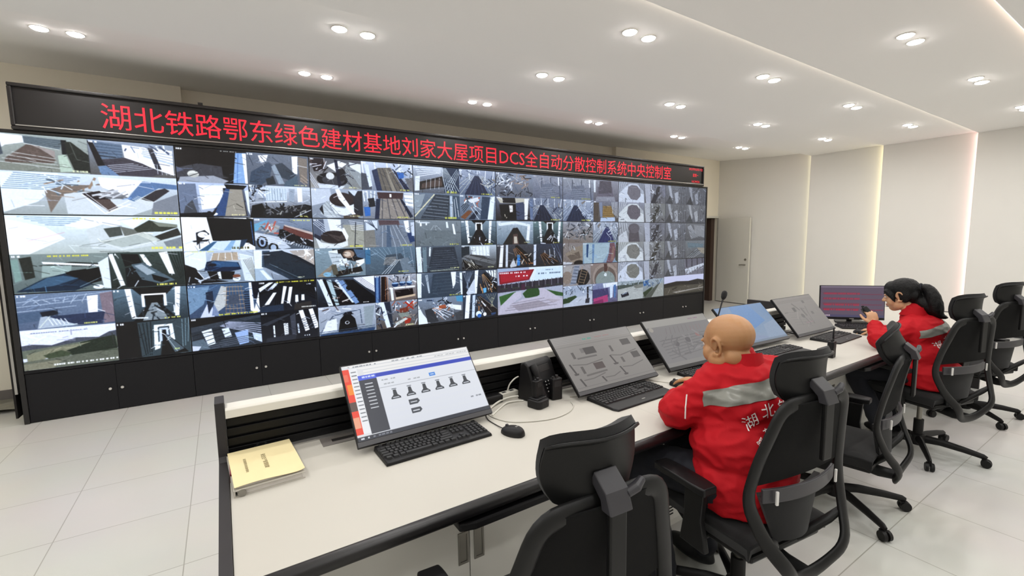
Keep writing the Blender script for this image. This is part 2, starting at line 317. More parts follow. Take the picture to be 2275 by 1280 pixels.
# ------------------------------------------------------------------ pictures on the displays, painted shape by shape
class Paint:
    """a small painter: draws filled shapes in 0..100 coordinates of a sub-rectangle"""
    def __init__(s, w, h): s.w, s.h = w, h; s.a = np.zeros((h, w, 3)); s.full()
    def full(s): s.r = (0, 0, s.w, s.h)
    def region(s, x0, y0, x1, y1): s.r = (x0*s.w, y0*s.h, x1*s.w, y1*s.h)
    def xy(s, P):
        x0, y0, x1, y1 = s.r; return [(x0+p[0]/100*(x1-x0), y0+p[1]/100*(y1-y0)) for p in P]
    def clip(s):
        x0, y0, x1, y1 = s.r; return int(round(x0)), int(round(y0)), int(round(x1)), int(round(y1))
    def poly(s, c, P, px=None):
        P = px or s.xy(P); cx0, cy0, cx1, cy1 = s.clip()
        x0 = max(cx0, int(min(p[0] for p in P))-1); x1 = min(cx1, int(max(p[0] for p in P))+2)
        y0 = max(cy0, int(min(p[1] for p in P))-1); y1 = min(cy1, int(max(p[1] for p in P))+2)
        if x1 <= x0 or y1 <= y0: return
        cov = np.zeros((y1-y0, x1-x0))
        for ox, oy in ((.25, .25), (.75, .25), (.25, .75), (.75, .75)):
            X, Y = np.meshgrid(np.arange(x0, x1)+ox, np.arange(y0, y1)+oy); ins = np.zeros(X.shape, bool)
            for (ax, ay), (bx, by) in zip(P, P[1:]+P[:1]):
                if ay != by:
                    cr = (ay > Y) != (by > Y); ins ^= cr & (X < (bx-ax)*(Y-ay)/(by-ay)+ax)
            cov += ins*.25
        a = s.a[y0:y1, x0:x1]; a += (np.array(c)-a)*cov[..., None]
    def line(s, c, w, P):
        P = s.xy(P); k = (s.r[3]-s.r[1])/100*w/2
        for (ax, ay), (bx, by) in zip(P, P[1:]):
            d = math.hypot(bx-ax, by-ay) or 1; nx, ny = -(by-ay)/d*k, (bx-ax)/d*k
            s.poly(c, None, [(ax+nx, ay+ny), (bx+nx, by+ny), (bx-nx, by-ny), (ax-nx, ay-ny)])
    def grad(s, c0, c1, horiz=False):
        x0, y0, x1, y1 = s.clip(); t = np.linspace(0, 1, (x1-x0) if horiz else (y1-y0))
        g = np.array(c0)*(1-t[:, None])+np.array(c1)*t[:, None]
        s.a[y0:y1, x0:x1] = g[None] if horiz else g[:, None]
    def speck(s, amp, cell):
        x0, y0, x1, y1 = s.clip(); n = RNG.normal(0, amp*.45, ((y1-y0)//cell+2, (x1-x0)//cell+2))
        n = np.kron(n, np.ones((cell, cell)))[:y1-y0, :x1-x0]
        k = np.array([.25, .5, .25])
        for ax in (0, 1): n = np.apply_along_axis(lambda v: np.convolve(v, k, 'same'), ax, n)
        s.a[y0:y1, x0:x1] += n[..., None]
    def run(s, dsl):
        hx = lambda h: tuple(int(h[i:i+2], 16)/255 for i in (0, 2, 4))
        for ln in dsl.split(';'):
            q = ln.split()
            if not q: continue
            o = q[0]
            if o == 'b': s.grad(hx(q[1]), hx(q[2] if len(q) > 2 else q[1]))
            elif o == 'g': s.grad(hx(q[1]), hx(q[2]), True)
            elif o == 'p': n = list(map(float, q[2:])); s.poly(hx(q[1]), list(zip(n[::2], n[1::2])))
            elif o == 'l': n = list(map(float, q[3:])); s.line(hx(q[1]), float(q[2]), list(zip(n[::2], n[1::2])))
            elif o == 'e':
                n = list(map(float, q[2:])); s.poly(hx(q[1]), [(n[0]+n[2]*cos(t*.2618), n[1]+n[3]*sin(t*.2618)) for t in range(24)])
            elif o == 'r':       # a run of lines between two end lines
                n = list(map(float, q[2:])); k = int(n[1]); c = hx(q[1])
                for i in range(k):
                    t = i/max(1, k-1); a = [n[2+j]*(1-t)+n[6+j]*t for j in range(4)]; s.line(c, n[0], [a[:2], a[2:]])
            elif o == 't':       # unreadable caption in a camera picture
                n = list(map(float, q[2:])); x = n[0]; c = hx(q[1])
                while x < n[2]:
                    wd = RNG.uniform(1.0, 2.6); s.poly(c, [(x, n[1]), (x+wd, n[1]-.3), (x+wd, n[3]), (x, n[3])]); x += wd + RNG.choice([.5, .6, 2.2])
            elif o == 'm':       # clutter: k random bars and blocks in a box, from a palette
                n = list(map(float, q[1:6])); pal = [hx(c) for c in q[6:]]
                for i in range(int(n[0])):
                    x, y = RNG.uniform(n[1], n[3]), RNG.uniform(n[2], n[4]); a = RNG.uniform(0, 6.28); L_ = RNG.uniform(3, 16); c = pal[int(RNG.integers(len(pal)))]
                    s.line(c, RNG.uniform(1.5, 5), [(x-cos(a)*L_*.6, y-sin(a)*L_), (x+cos(a)*L_*.6, y+sin(a)*L_)])
            elif o == 'n': s.speck(float(q[1]), int(q[2]))
def screen_mat(name, arr, strength=1.0, gloss=.25):
    h, w_ = arr.shape[:2]
    im = bpy.data.images.new(name, w_, h); px = np.ones((h, w_, 4), np.float32); px[..., :3] = np.clip(arr[::-1], 0, 1)
    im.pixels.foreach_set(px.ravel()); im.update(); im.pack()
    m = bpy.data.materials.new(name); m.use_nodes = True; nt = m.node_tree; b = nt.nodes['Principled BSDF']
    t = nt.nodes.new('ShaderNodeTexImage'); t.image = im; t.extension = 'EXTEND'
    b.inputs['Base Color'].default_value = (.01, .01, .012, 1); b.inputs['Roughness'].default_value = gloss; b.inputs['Specular IOR Level'].default_value = .3
    nt.links.new(t.outputs['Color'], b.inputs['Emission Color']); b.inputs['Emission Strength'].default_value = strength
    return m
def screen(name, quad, m, parent):
    """quad: top-left, top-right, bottom-right, bottom-left"""
    me = bpy.data.meshes.new(name); me.from_pydata([tuple(q) for q in quad], [], [(3, 2, 1, 0)]); uv = me.uv_layers.new(name='UVMap')
    for l, c in zip(uv.data, [(0, 0), (1, 0), (1, 1), (0, 1)]): l.uv = c
    return link(name, me, m, parent)
# shared camera-picture recipes: a belt in a lit tunnel, a belt between structures, a hazy gallery ...
def tunnel(wall='6d8490', lit='f2f4ff', belt='7f8d96', dark='14161a', cx=50, cy=28, w_=11):
    return f'b {wall} 3c4a52;p {dark} {cx-w_-16} -2 {cx+w_+16} -2 {cx+w_} {cy} {cx-w_} {cy};p {lit} {cx-38} 0 {cx-30} 0 {cx-26} 92 {cx-32} 92;p {lit} {cx+30} 0 {cx+38} 0 {cx+33} 92 {cx+27} 92;r 4c5c66 1.2 3 0 30 {cx-32} 22 0 70 {cx-30} 52;r 4c5c66 1.2 3 100 30 {cx+32} 22 100 70 {cx+30} 52;p {lit} {cx-w_-4} {cy-14} {cx+w_+4} {cy-14} {cx+w_+4} {cy+26} {cx+w_} {cy+26} {cx+w_} {cy-9} {cx-w_} {cy-9} {cx-w_} {cy+26} {cx-w_-4} {cy+26};p {dark} {cx-w_+1} {cy-8} {cx+w_-1} {cy-8} {cx+w_-1} {cy+22} {cx-w_+1} {cy+22};p 23282c {cx-8} {cy+16} {cx+8} {cy+16} {cx+30} 100 {cx-30} 100;p {belt} {cx-4} {cy+14} {cx+4} {cy+14} {cx+18} 100 {cx-18} 100;m 14 {cx-30} 60 {cx+30} 98 1a1c20 d8dce4 39434b;n .02 3;t e0dc70 66 94 88 98'
def belt(sky='b9c4d6', side='6e7d92', bl='3b4860', rail='d6dce8', cx=50, top=20, lean=0, warm='8f867c'):
    return f'b {sky} {side};r e6ebf8 3 5 4 0 8 40 96 0 92 40;m 22 0 0 100 45 {side} dfe5f2 4a5668 9aa6b8 {warm};p {bl} {cx-5+lean} {top} {cx+5+lean} {top} {cx+34} 100 {cx-34} 100;r 5c6a84 1.4 4 {cx-3+lean} {top} {cx-20} 100 {cx+3+lean} {top} {cx+20} 100;r {rail} 1.6 3 {cx-7+lean} {top} {cx-46} 100 {cx-16+lean} {top} {cx-70} 90;r {rail} 1.6 3 {cx+7+lean} {top} {cx+46} 100 {cx+16+lean} {top} {cx+70} 90;m 14 60 45 100 95 {rail} {side} 39435a;n .03 3;t d8d860 60 92 90 97'
def haze(a='98a0ac', b='6f7888', ln='b9c0cc'):
    return f'b {a} {b};r {ln} 2 3 10 0 40 100 55 0 60 100;r 5d6676 5 3 30 10 28 100 88 6 92 100;p 7c8494 30 40 66 30 80 100 22 100;r {ln} 1 5 30 55 70 48 24 95 84 84;p e8ecf4 84 4 88 4 89 40 85 40;n .03 4;t c8c860 60 92 88 96'
def oval(bg='a9adb4', ov='807e80', edge='d9dde6'):
    return f'b {bg} 8c9098;r {edge} 3 4 4 0 0 60 30 0 20 30;p {edge} 0 60 28 20 40 8 70 6 96 40 100 100 0 100;p {ov} 36 22 50 12 70 14 84 38 84 66 70 88 46 84 32 56;r 6b6f78 3 4 80 0 84 50 100 0 98 60;m 8 0 70 30 100 7d8188 c4c8d0;n .03 3'
def gear(bg='8d8f92', a='c6cad2', b='55585e'):
    return f'b {bg} 7c7d80;p {a} 0 0 26 0 30 100 8 100;p {b} 30 100 46 50 60 12 74 8 64 60 50 100;m 34 30 0 90 100 {a} {b} 6d7076 dfe3ea 44474d;p {bg} 80 0 100 0 100 60 88 70;n .03 3'
def grey_fold(a='8a8d94', b='b8bcc4', c='5f6268'):
    return f'b {a} 77797f;p {b} 10 0 22 0 34 70 26 88;p {c} 0 96 20 52 34 100;p {b} 40 40 56 30 62 90 48 96;r {c} 3 4 70 0 60 100 92 0 100 100;m 16 20 0 100 90 {a} {b} {c};n .03 4'
FEED = {}
FEED[0, 0] = [(0, 0, .48, .46, 'b aab2ac 8b9088;p e6e8f6 3 2 31 4 30 22 10 32 4 42;p 7b878b 29 4 72 8 68 36 30 24;r 56646e 1.5 5 30 8 70 12 30 22 68 34;p 75675f 8 68 32 27 46 30 62 62 60 74 8 80;p a69c96 32 24 62 40 62 60 46 36;p 8f9388 0 78 66 76 66 100 0 98;r d3d6d2 1.5 4 16 50 62 62 0 76 66 88;l dcdfdb 1.5 29 24 68 36;p 5d6770 0 0 4 0 7 56 0 62;p 2d3236 70 8 76 8 75 48 70 48;p 3b403a 74 12 81 12 100 46 100 96 82 90 75 44;l 6a7068 2 80 14 86 60 100 66;p b8c8b6 65 52 74 48 81 95 66 98;t dfe0b8 80 91 96 96;n .03 3'),
              (.48, 0, 1, .46, 'b 9aa6b6 6c6a66;p e9edf8 38 8 98 16 98 92 84 82 60 62 40 46;m 12 40 10 90 24 54607a dfe4f0 7f8ca4;p 6f8296 6 4 38 8 38 48 14 54;r 465c74 1.6 5 8 10 38 14 11 46 38 46;p 54505a 12 56 40 46 60 60 86 88 70 98 22 98;r c9cdd5 1.6 5 24 92 72 74 20 72 50 62;p b9c6d4 62 34 98 54 98 60 62 40;r 8797ac 1.5 3 60 30 98 48 62 22 98 30;p 3b3e4c 68 12 74 13 83 76 76 74;p 24212a 0 4 6 8 17 72 9 74;p 7690ae 9 76 18 72 32 100 12 99;r d8dce2 1.2 4 78 60 78 90 92 64 94 92;n .03 3'),
              (0, .46, 1, 1, 'b cdd7e2 a5aca9;p dbe4f4 0 4 30 0 30 30 18 70 0 96;r 7b93aa 1.6 9 7 4 42 10 0 40 26 40;p 8c7f74 22 44 34 28 54 26 52 22 31 56 24 96;m 14 24 14 52 50 6d7d88 a58f7a c9d4dc;l e2e9ec 1.5 22 4 37 40;p cbd1d2 32 50 52 38 80 48 90 72 70 100 33 98;p f1f3fd 52 6 79 10 76 22 68 52 53 30;p 42393a 42 48 52 40 58 62 57 92;p 6b5d58 48 62 57 60 62 80 56 90;p 8d8f92 53 46 60 34 69 56 57 60;m 8 54 40 66 56 c8cacc 77797c;p 6785aa 78 12 100 18 100 30 88 28 72 64 68 58;p 4a464a 76 58 86 34 92 28 95 34 84 64;p 8b9097 84 66 100 42 100 98 82 98;l f4f6f6 2 42 49 54 96 70 70;l eceeee 1.4 44 47 56 88 69 62;r d5d9d2 1.4 4 71 58 82 74 74 50 84 64;t e2de66 84 90 100 95;n .02 3')]
FEED[0, 1] = [(0, 0, 1, .5, 'b dbe6ee b6beb8;p eef2fb 0 10 20 30 30 60 10 100 0 100;r 93abbf 2 5 6 4 40 6 20 24 36 26;p e7ecf4 30 26 44 6 62 8 62 26 40 34;p c9d0cf 42 36 52 22 80 50 84 80 62 94 44 88;p 60655f 52 34 62 28 63 52 55 58;p 7d8078 62 28 74 40 80 54 64 54;p e9eef6 60 6 76 8 70 34;p 4f5449 70 34 80 10 98 30 88 42 72 44;p 8f9486 82 14 98 22 98 30 86 28;p 4a4a45 80 60 98 32 100 52 84 70;p b4bcb6 48 68 78 44 86 66 62 86;r d9dccf 1.4 4 76 46 84 66 72 50 82 70;l e9ebe2 1.6 48 60 50 70 76 44;l dfe2da 1.3 50 70 62 92 86 66;p 8a9196 88 72 100 58 100 92 90 88;l d8a8b0 1 10 66 30 44;t e2de66 80 86 99 92;t e6dd54 70 4 96 8;n .02 4'),
              (0, .5, .53, 1, 'b 8c9894 6d7a78;p 8aa49c 0 14 7 12 9 66 2 72;p 40443e 8 10 20 6 22 60 12 66;p 3d4440 26 30 60 22 92 28 94 36 60 34 30 32;p 9fb0aa 30 30 60 32 58 52 28 62;p e8edf4 30 20 94 32 94 37 31 26;p 15181c 52 48 90 38 90 76 60 92;p 2a4257 2 96 30 64 52 52 62 64 80 84 60 100;p 4f6f88 8 92 34 62 50 58 66 66 40 84;p d5dce0 88 26 100 10 100 98 92 96;l 8fa0a8 1.6 66 90 90 66;e dde2e6 86 92 6 6;t e4dc52 36 4 80 8;n .02 3'),
              (.53, 0.5, 1, 1, 'b 4e5d58 39423f;p 15181a 16 4 38 6 42 30 20 40;p eef2f6 0 6 6 4 18 92 12 94;p e6ecf2 40 6 46 6 56 40 50 42;p f2f5f8 66 2 78 0 86 66 78 64;r 2c3431 1.5 5 80 0 94 80 98 0 100 70;p 20262a 20 44 30 40 60 96 20 98;p 63747d 28 34 44 30 86 84 66 92 40 78;p a0adb4 32 38 42 34 60 60 48 66;p 171a1c 54 64 78 80 66 88 56 80;m 8 20 50 36 90 c9ced2 15181a 5d6a70;t e8e070 60 92 86 97;n .02 3')]
FEED[0, 2] = [(0, 0, .53, .47, 'b 7d8ea4 64738a;r b2c0d0 1.6 3 0 22 100 4 0 48 60 40;r b8c4d2 1.4 6 6 30 16 14 60 8 54 34;r b8c4d2 1.4 6 16 14 24 34 66 30 72 6;p 5d7189 0 52 40 46 40 72 0 80;p 2c3442 22 52 40 48 40 62 24 66;p eceaf6 72 14 84 12 82 62 72 62;p 8d7f88 86 8 100 4 100 94 88 96;p 3d4a66 26 66 90 62 86 96 60 96;p aeb9c4 22 66 28 64 60 96 18 98;r e3e7ea 2 5 30 72 34 92 46 74 50 90;l d9dfd0 1.6 20 96 32 64;t d8d878 66 90 80 94;n .03 3'),
              (.53, 0, 1, .47, tunnel('6f8694', 'f4f6ff', '8d979c', '181b1f', 54, 32, 13)),
              (0, .47, .53, 1, 'b d9dcf2 d2d6ee;p 5b616c 0 38 10 36 30 42 56 28 80 32 92 20 100 18 100 50 0 60;p 767d6e 0 50 30 46 60 40 100 34 100 64 0 70;p 394538 40 62 60 42 76 36 98 30 100 76 60 84;p 8f8f78 4 60 30 50 72 42 40 62 20 76 4 82;p 55614a 20 66 40 56 50 70 30 84;p 74786a 0 78 100 66 100 100 0 100;p 8e8c78 0 84 40 80 30 100 0 100;l 4a4c48 1.4 95 24 96 62;t e6e6e2 30 90 98 94;t 8088a0 10 8 70 10;n .035 3'),
              (.53, .47, 1, 1, 'b 1d2022 141618;p 4b5a60 28 4 100 0 100 100 30 100;r 2b3438 2 4 30 8 36 96 46 4 44 96;r 87a0aa 1.6 3 90 4 88 90 100 0 96 70;p dfeaff 50 14 76 14 78 60 72 60 71 20 55 20 54 72 48 76;p c3d0e8 57 24 69 24 70 52 67 52 66 29 60 29 60 60 56 62;p 22262a 60 30 66 30 66 46 60 46;p 0e1012 62 44 68 44 96 98 56 100;p 64727a 64 46 67 44 90 88 76 96;l aebac0 1.6 65 46 80 94;p dfe3e0 50 66 58 60 56 80 48 84;t c8d890 76 84 84 88;p 15171a 0 0 27 2 28 100 0 100;n .015 3')]
FEED[1, 0] = [(0, 0, .50, .5, 'b 2b2828 241f1e;p 57585e 0 60 30 44 64 50 76 72 70 84 0 90;p 6d7488 0 56 10 66 0 74;p a6abb4 4 86 50 78 72 92 60 104 0 104;p 23201f 62 20 86 6 84 92 64 78;p 8eb0d8 84 6 100 4 100 98 78 98;p e8ecf6 94 6 100 6 100 98 96 98;l 5f8ac4 2 88 8 84 96;e d9d9cf 22 76 8 10;e bfc0b8 22 80 7 6;n .02 4;t e0e0d8 62 3 86 5'),
              (.50, 0, 1, .5, 'b 77818f 6d7480;p eef2fa 18 8 34 4 30 26 22 30;p f0f2f6 72 4 82 2 80 60 72 56;p 8e857c 82 4 98 6 96 90 84 80;r 4c5868 2 3 4 10 10 40 40 10 60 40;p 4c5e72 2 96 6 60 34 26 40 36 34 80 20 100;p 41505f 42 34 56 26 78 62 66 80 52 72;p 5c707f 60 84 80 64 80 100 56 100;p 99a6b2 38 40 44 32 58 92 48 94;p 2f3c46 28 80 40 68 44 94 30 98;r b9a998 2 3 86 60 98 78 84 80 96 96;t d0d0a0 74 94 92 97;n .03 3'),
              (0, .5, .50, 1, 'b b9c6dc aab4c4;p 7c889c 0 6 24 4 26 90 0 96;p 5b5f66 8 70 18 52 24 92 4 94;p eef3fb 28 8 66 6 64 70 30 80;l c3cede 1.6 30 36 62 34;p 3f3f46 62 14 92 10 96 60 100 98 40 100 62 40;p a59f92 72 14 90 14 94 96 62 98;p 46628e 66 14 72 14 62 98 46 98;p 6b7486 90 14 93 14 100 96 96 98;p 17181c 64 2 98 4 92 16 68 16;p dbe3ee 94 20 100 16 100 96 97 80;e e6eaf2 46 92 6 5;e 2d3036 40 88 3 4;p 2a2b30 0 92 50 86 44 100 0 100;l 4a4640 1.6 80 60 90 72;t dcd4a4 72 92 90 96;n .02 3'),
              (.50, .5, 1, 1, 'b cdd6e0 6c7079;m 28 0 0 34 46 e8eef8 4d5868 93a0b4 2b303a;p c6d2dc 26 6 60 6 60 44 26 48;r 7f92a2 1.2 8 28 8 28 46 58 8 58 44;p 9fabb8 64 8 74 8 72 48 64 50;p f2f5fb 78 4 86 4 86 48 78 50;p 14151a 4 64 20 56 24 76 90 56 100 60 100 100 0 100;p 3d3f45 20 82 90 58 96 70 24 100;m 70 22 62 94 96 77787c 1c1d20 a2a29c 303236;l c7ccd4 2.4 70 100 100 74;l e9edf4 3 24 52 60 48;l d0d6de 2 0 56 30 50;t dcd870 80 94 92 97;n .04 2')]
FEED[1, 1] = [(0, 0, .52, .5, 'b eceef6 e2e6ee;p 0c0d10 34 0 96 4 92 78 40 70;p 14161a 90 0 100 4 100 90 92 80;l 4d76ac 2.5 96 10 98 84;p c9d8ec 40 72 86 68 76 100 24 100;p 4a7394 40 74 46 72 32 100 20 100;p 8fb4d2 66 70 72 70 64 100 54 100;p 3d556c 80 68 90 66 82 90 76 100;p 2a2f38 18 46 30 38 36 50 26 66 18 84;e e8ecf4 27 52 7 9;p 2c313a 12 70 36 66 32 72 14 74;p e9eef6 12 88 30 76 24 92;t 5a5210 66 90 88 96;n .02 3'),
              (.52, 0, 1, .5, 'b 8e9cb0 5f6a76;p 74acc8 0 20 24 4 20 26 0 44;p a8adb0 10 40 30 16 44 26 34 48;m 16 8 20 40 50 c76a5c d9dee4 6a737c a49a90;p 22242a 42 36 54 34 84 66 100 74 100 96 60 76 40 56;m 36 42 40 92 84 8a8f98 1c1e22 c8ccd2;p 7b4e48 50 24 100 54 100 72 84 66 48 36;p c8b8b0 50 20 100 46 100 54 52 26;r d6dade 1.6 14 46 66 44 74 100 100 98 108;p bfc8d2 0 44 40 60 60 96 44 100 0 70;e 17191e 12 76 9 20;e 9fb2cc 12 76 6 15;e 2a3140 12 76 3 9;e 17191e 30 94 8 15;e a8b8cc 30 94 5 10;r d5dbe2 2 3 0 50 60 84 0 60 40 86;t d8d880 62 4 96 8;n .03 2'),
              (0, .5, .5, 1, 'b bcc8d4 8c9aa8;p dbe4f0 0 6 30 2 30 50 16 60 0 40;p b8a894 40 8 76 6 76 30 36 34;r e4e8e8 1.6 5 36 30 40 8 78 30 76 8;p 1c3a58 30 34 40 30 76 38 80 60 60 66 26 60;p 40688e 38 32 74 38 78 52 34 50;e 16283c 38 44 6 5;p d0dae4 78 10 100 20 100 100 84 96;r 8e8f80 1.6 6 84 30 100 100 96 24 104 90;p 0d1016 0 40 14 52 24 82 60 96 0 100;p 12161c 30 62 70 66 66 90 34 88;p dfe5ec 44 66 49 64 50 88 46 86;e d9dfe6 72 88 6 9;e 8f5e48 72 80 6 5;l dfe4ea 2.4 16 60 26 88;m 8 0 80 26 100 c9d0d8 2a3038;n .02 3;t e6e06c 4 2 40 4'),
              (.5, .5, 1, 1, 'b c9d2dc 8a96a4;p dde6f2 0 4 14 4 14 60 0 64;p 4c5f72 14 4 26 4 24 60 12 56;p b4aca4 58 6 100 2 100 60 76 40;m 12 60 4 98 40 efe9e2 cfc2b4 dfe4ea;p 34424e 16 10 46 4 100 66 100 100 56 100 16 52;p 3d4d5c 20 44 66 100 58 100 16 56;l 6c7c88 1.8 24 46 76 100;p 28333e 46 6 70 22 100 56 100 66;p a9bccb 0 60 14 62 30 98 0 100;p d9e4ee 8 66 14 66 28 98 20 98;t d8d8b8 70 92 80 96;n .02 3')]
FEED[1, 2] = [(0, 0, .52, .5, 'b 54708e 4c5f7a;p 7d9ab4 0 10 30 4 20 60 0 90;p c9d0e4 14 100 30 40 34 100;p 2f3f56 24 24 34 20 34 60 26 90;p bfc2c0 34 60 46 6 54 10 50 70 36 90;r 8d7a6c 1.8 6 54 8 50 92 74 6 78 92;r b9a894 1.8 7 48 10 78 12 50 92 80 94;p 5a6474 56 36 70 36 70 66 54 66;r 2c3038 2.2 9 78 30 86 30 78 88 86 88;p eef2fa 86 0 90 0 92 96 86 90;p 25283a 90 0 100 0 100 60 92 50;p e9eef8 100 30 100 96 90 100;l 4b5a72 2 90 40 100 90;p 8696b4 30 96 34 60 42 100;t e6de46 40 94 98 98;n .03 3'),
              (.52, 0, 1, .5, 'b 23262c 363a44;p dfe5f8 0 22 18 4 26 4 2 34;p d3daf0 14 30 28 6 34 8 20 34;p e6ebfa 8 76 24 38 30 38 16 76;p e9eefc 36 76 42 18 48 20 40 76;p f0f4ff 46 76 52 22 58 22 52 76;p e4eafc 62 50 67 50 67 74 61 74;p e4eafc 73 50 78 50 78 70 72 70;l 0d0f12 4 0 40 36 24;r 15171c 2.5 3 24 100 30 40 34 96 36 40;p 4a4644 60 80 90 74 90 100 58 100;r 0f1114 1.8 6 50 8 100 16 60 24 100 70;m 14 70 8 100 50 0e1014 cfd5e4 2c3038;p 3d4b5e 0 82 40 78 40 100 0 100;t e6de46 30 3 98 7;t d9d9d0 72 90 98 94;n .015 3'),
              (0, .5, .52, 1, 'b 39434c 454e58;p 14161a 0 4 100 -4 100 4 0 28;p 4d5660 0 28 60 12 100 6 100 14 0 44;r aab0c4 3 6 40 30 100 70 52 20 100 34;p dfe6fa 14 42 28 36 32 84 22 88;p d5def4 42 40 52 38 56 66 46 70;p 9db6dc 60 56 80 50 80 92 66 96;p c4d2ee 86 60 100 70 100 96 88 84;r 2a3036 1.6 4 0 54 40 40 4 96 60 60;p 6c7c88 0 70 16 66 24 96 0 100;p c9cfdc 0 84 12 88 8 100 0 100;r 6c7480 2 4 14 100 90 84 40 76 80 70;n .025 3'),
              (.52, .5, 1, 1, 'b 2b2e35 33363e;r 1b1d22 2.2 5 0 14 50 10 30 6 30 40;p 4a4f58 0 40 50 10 50 16 10 46;p dfe6fb 20 46 23 46 23 86 20 84;p e6edff 38 42 46 42 46 80 39 82;p d6dff6 62 48 65 48 66 80 63 80;p e9f0ff 66 4 74 2 84 72 76 76;p e9f0ff 84 2 92 0 102 66 94 70;r 3d4654 1.2 6 40 50 96 20 40 80 98 60;p 434750 8 86 60 82 58 100 6 100;p 565a64 50 20 60 10 60 80 52 84;t d8dce0 74 88 82 92;n .015 3')]
FEED[2, 0] = [(0, 0, .47, .5, 'b 6d7078 a9a6a0;p 3a3038 0 4 26 2 30 40 8 46;m 14 0 4 32 40 b9b4b4 1e1c22 6d5a58 dfe0e4;p eceff6 32 24 56 6 72 14 50 44;p 9ea5a8 70 20 100 40 100 100 60 96;r 6a6358 1 7 72 30 98 96 60 60 86 100;p dfe6ec 76 8 100 12 100 44 78 24;e 2a2a30 42 70 30 24;e 55565c 44 72 22 16;e d8dad8 38 58 8 12;e 31333a 60 52 9 22;p d3dae2 14 84 66 90 60 100 16 100;r 2b3048 3 3 48 2 54 96 52 4 58 90;r 454c60 2.2 4 66 60 80 90 74 20 92 10;r c9d0dc 2 3 0 50 16 96 0 70 10 100;t d8d4a0 74 92 90 96;n .04 2'),
              (.47, 0, 1, .5, 'b c6d0e0 8c95a4;r e9eefa 4 5 2 0 4 44 96 0 98 40;m 14 60 4 98 40 5d6c80 dfe5ee 3c4656;p 7d776e 30 20 56 16 84 100 36 100;r 5a5a5e 3 4 34 20 46 100 52 18 78 100;p 9c9688 46 20 48 20 66 100 58 100;p 39496a 20 30 30 22 38 100 28 100;p 2d3a5a 58 18 64 24 96 96 86 100;p 3d78c0 68 30 82 32 82 50 72 54;p 5a606c 0 40 14 44 20 96 0 100;p 7c7d80 84 52 100 46 100 100 94 96;p d6dee8 6 10 14 10 20 84 14 90;t d8d870 74 92 92 96;n .035 3'),
              (0, .5, .47, 1, 'b a7b0bd 9099a4;p c6ced8 0 4 36 2 40 40 0 60;p 3d4048 72 6 100 4 100 90 82 96 74 40;p cdd6e4 72 4 92 2 84 24;p dfe3e6 36 22 44 60 62 66 82 50 82 78 64 92 44 84 34 56;e 4b3f40 58 36 24 24;p 342c30 36 30 50 56 70 62 80 46 66 58 46 50;p f2f4f8 46 2 54 0 60 20 90 98 84 100 52 34;p bcc4c8 18 60 32 40 36 76 56 96 30 100 16 86;r 8f979c 1.6 3 20 56 40 96 28 44 54 92;p 35363e 14 70 20 56 22 90;p 62584e 60 92 90 84 90 100 60 100;t d8d4a0 74 90 94 94;n .025 3'),
              (.47, .5, 1, 1, 'b aab6c6 8a8f98;r e6ecf8 4 4 2 2 4 40 24 2 22 40;p 5a4648 28 6 80 4 78 28 30 28;p e9eef4 52 10 56 10 56 22 52 22;p 9d968e 34 28 72 26 92 100 30 100;r 6d6c70 4 4 38 28 36 100 66 26 84 100;p 33425e 26 30 34 28 30 100 22 100;p 2a3850 72 26 78 30 98 90 92 96;p e6ecf6 80 6 100 4 100 60 84 50;r 8695ac 2 4 80 10 98 10 82 50 100 56;p 3f7cc4 2 60 14 58 14 90 4 92;p 2f343e 10 30 22 26 24 56 12 60;t d8d870 66 92 86 96;n .03 3')]
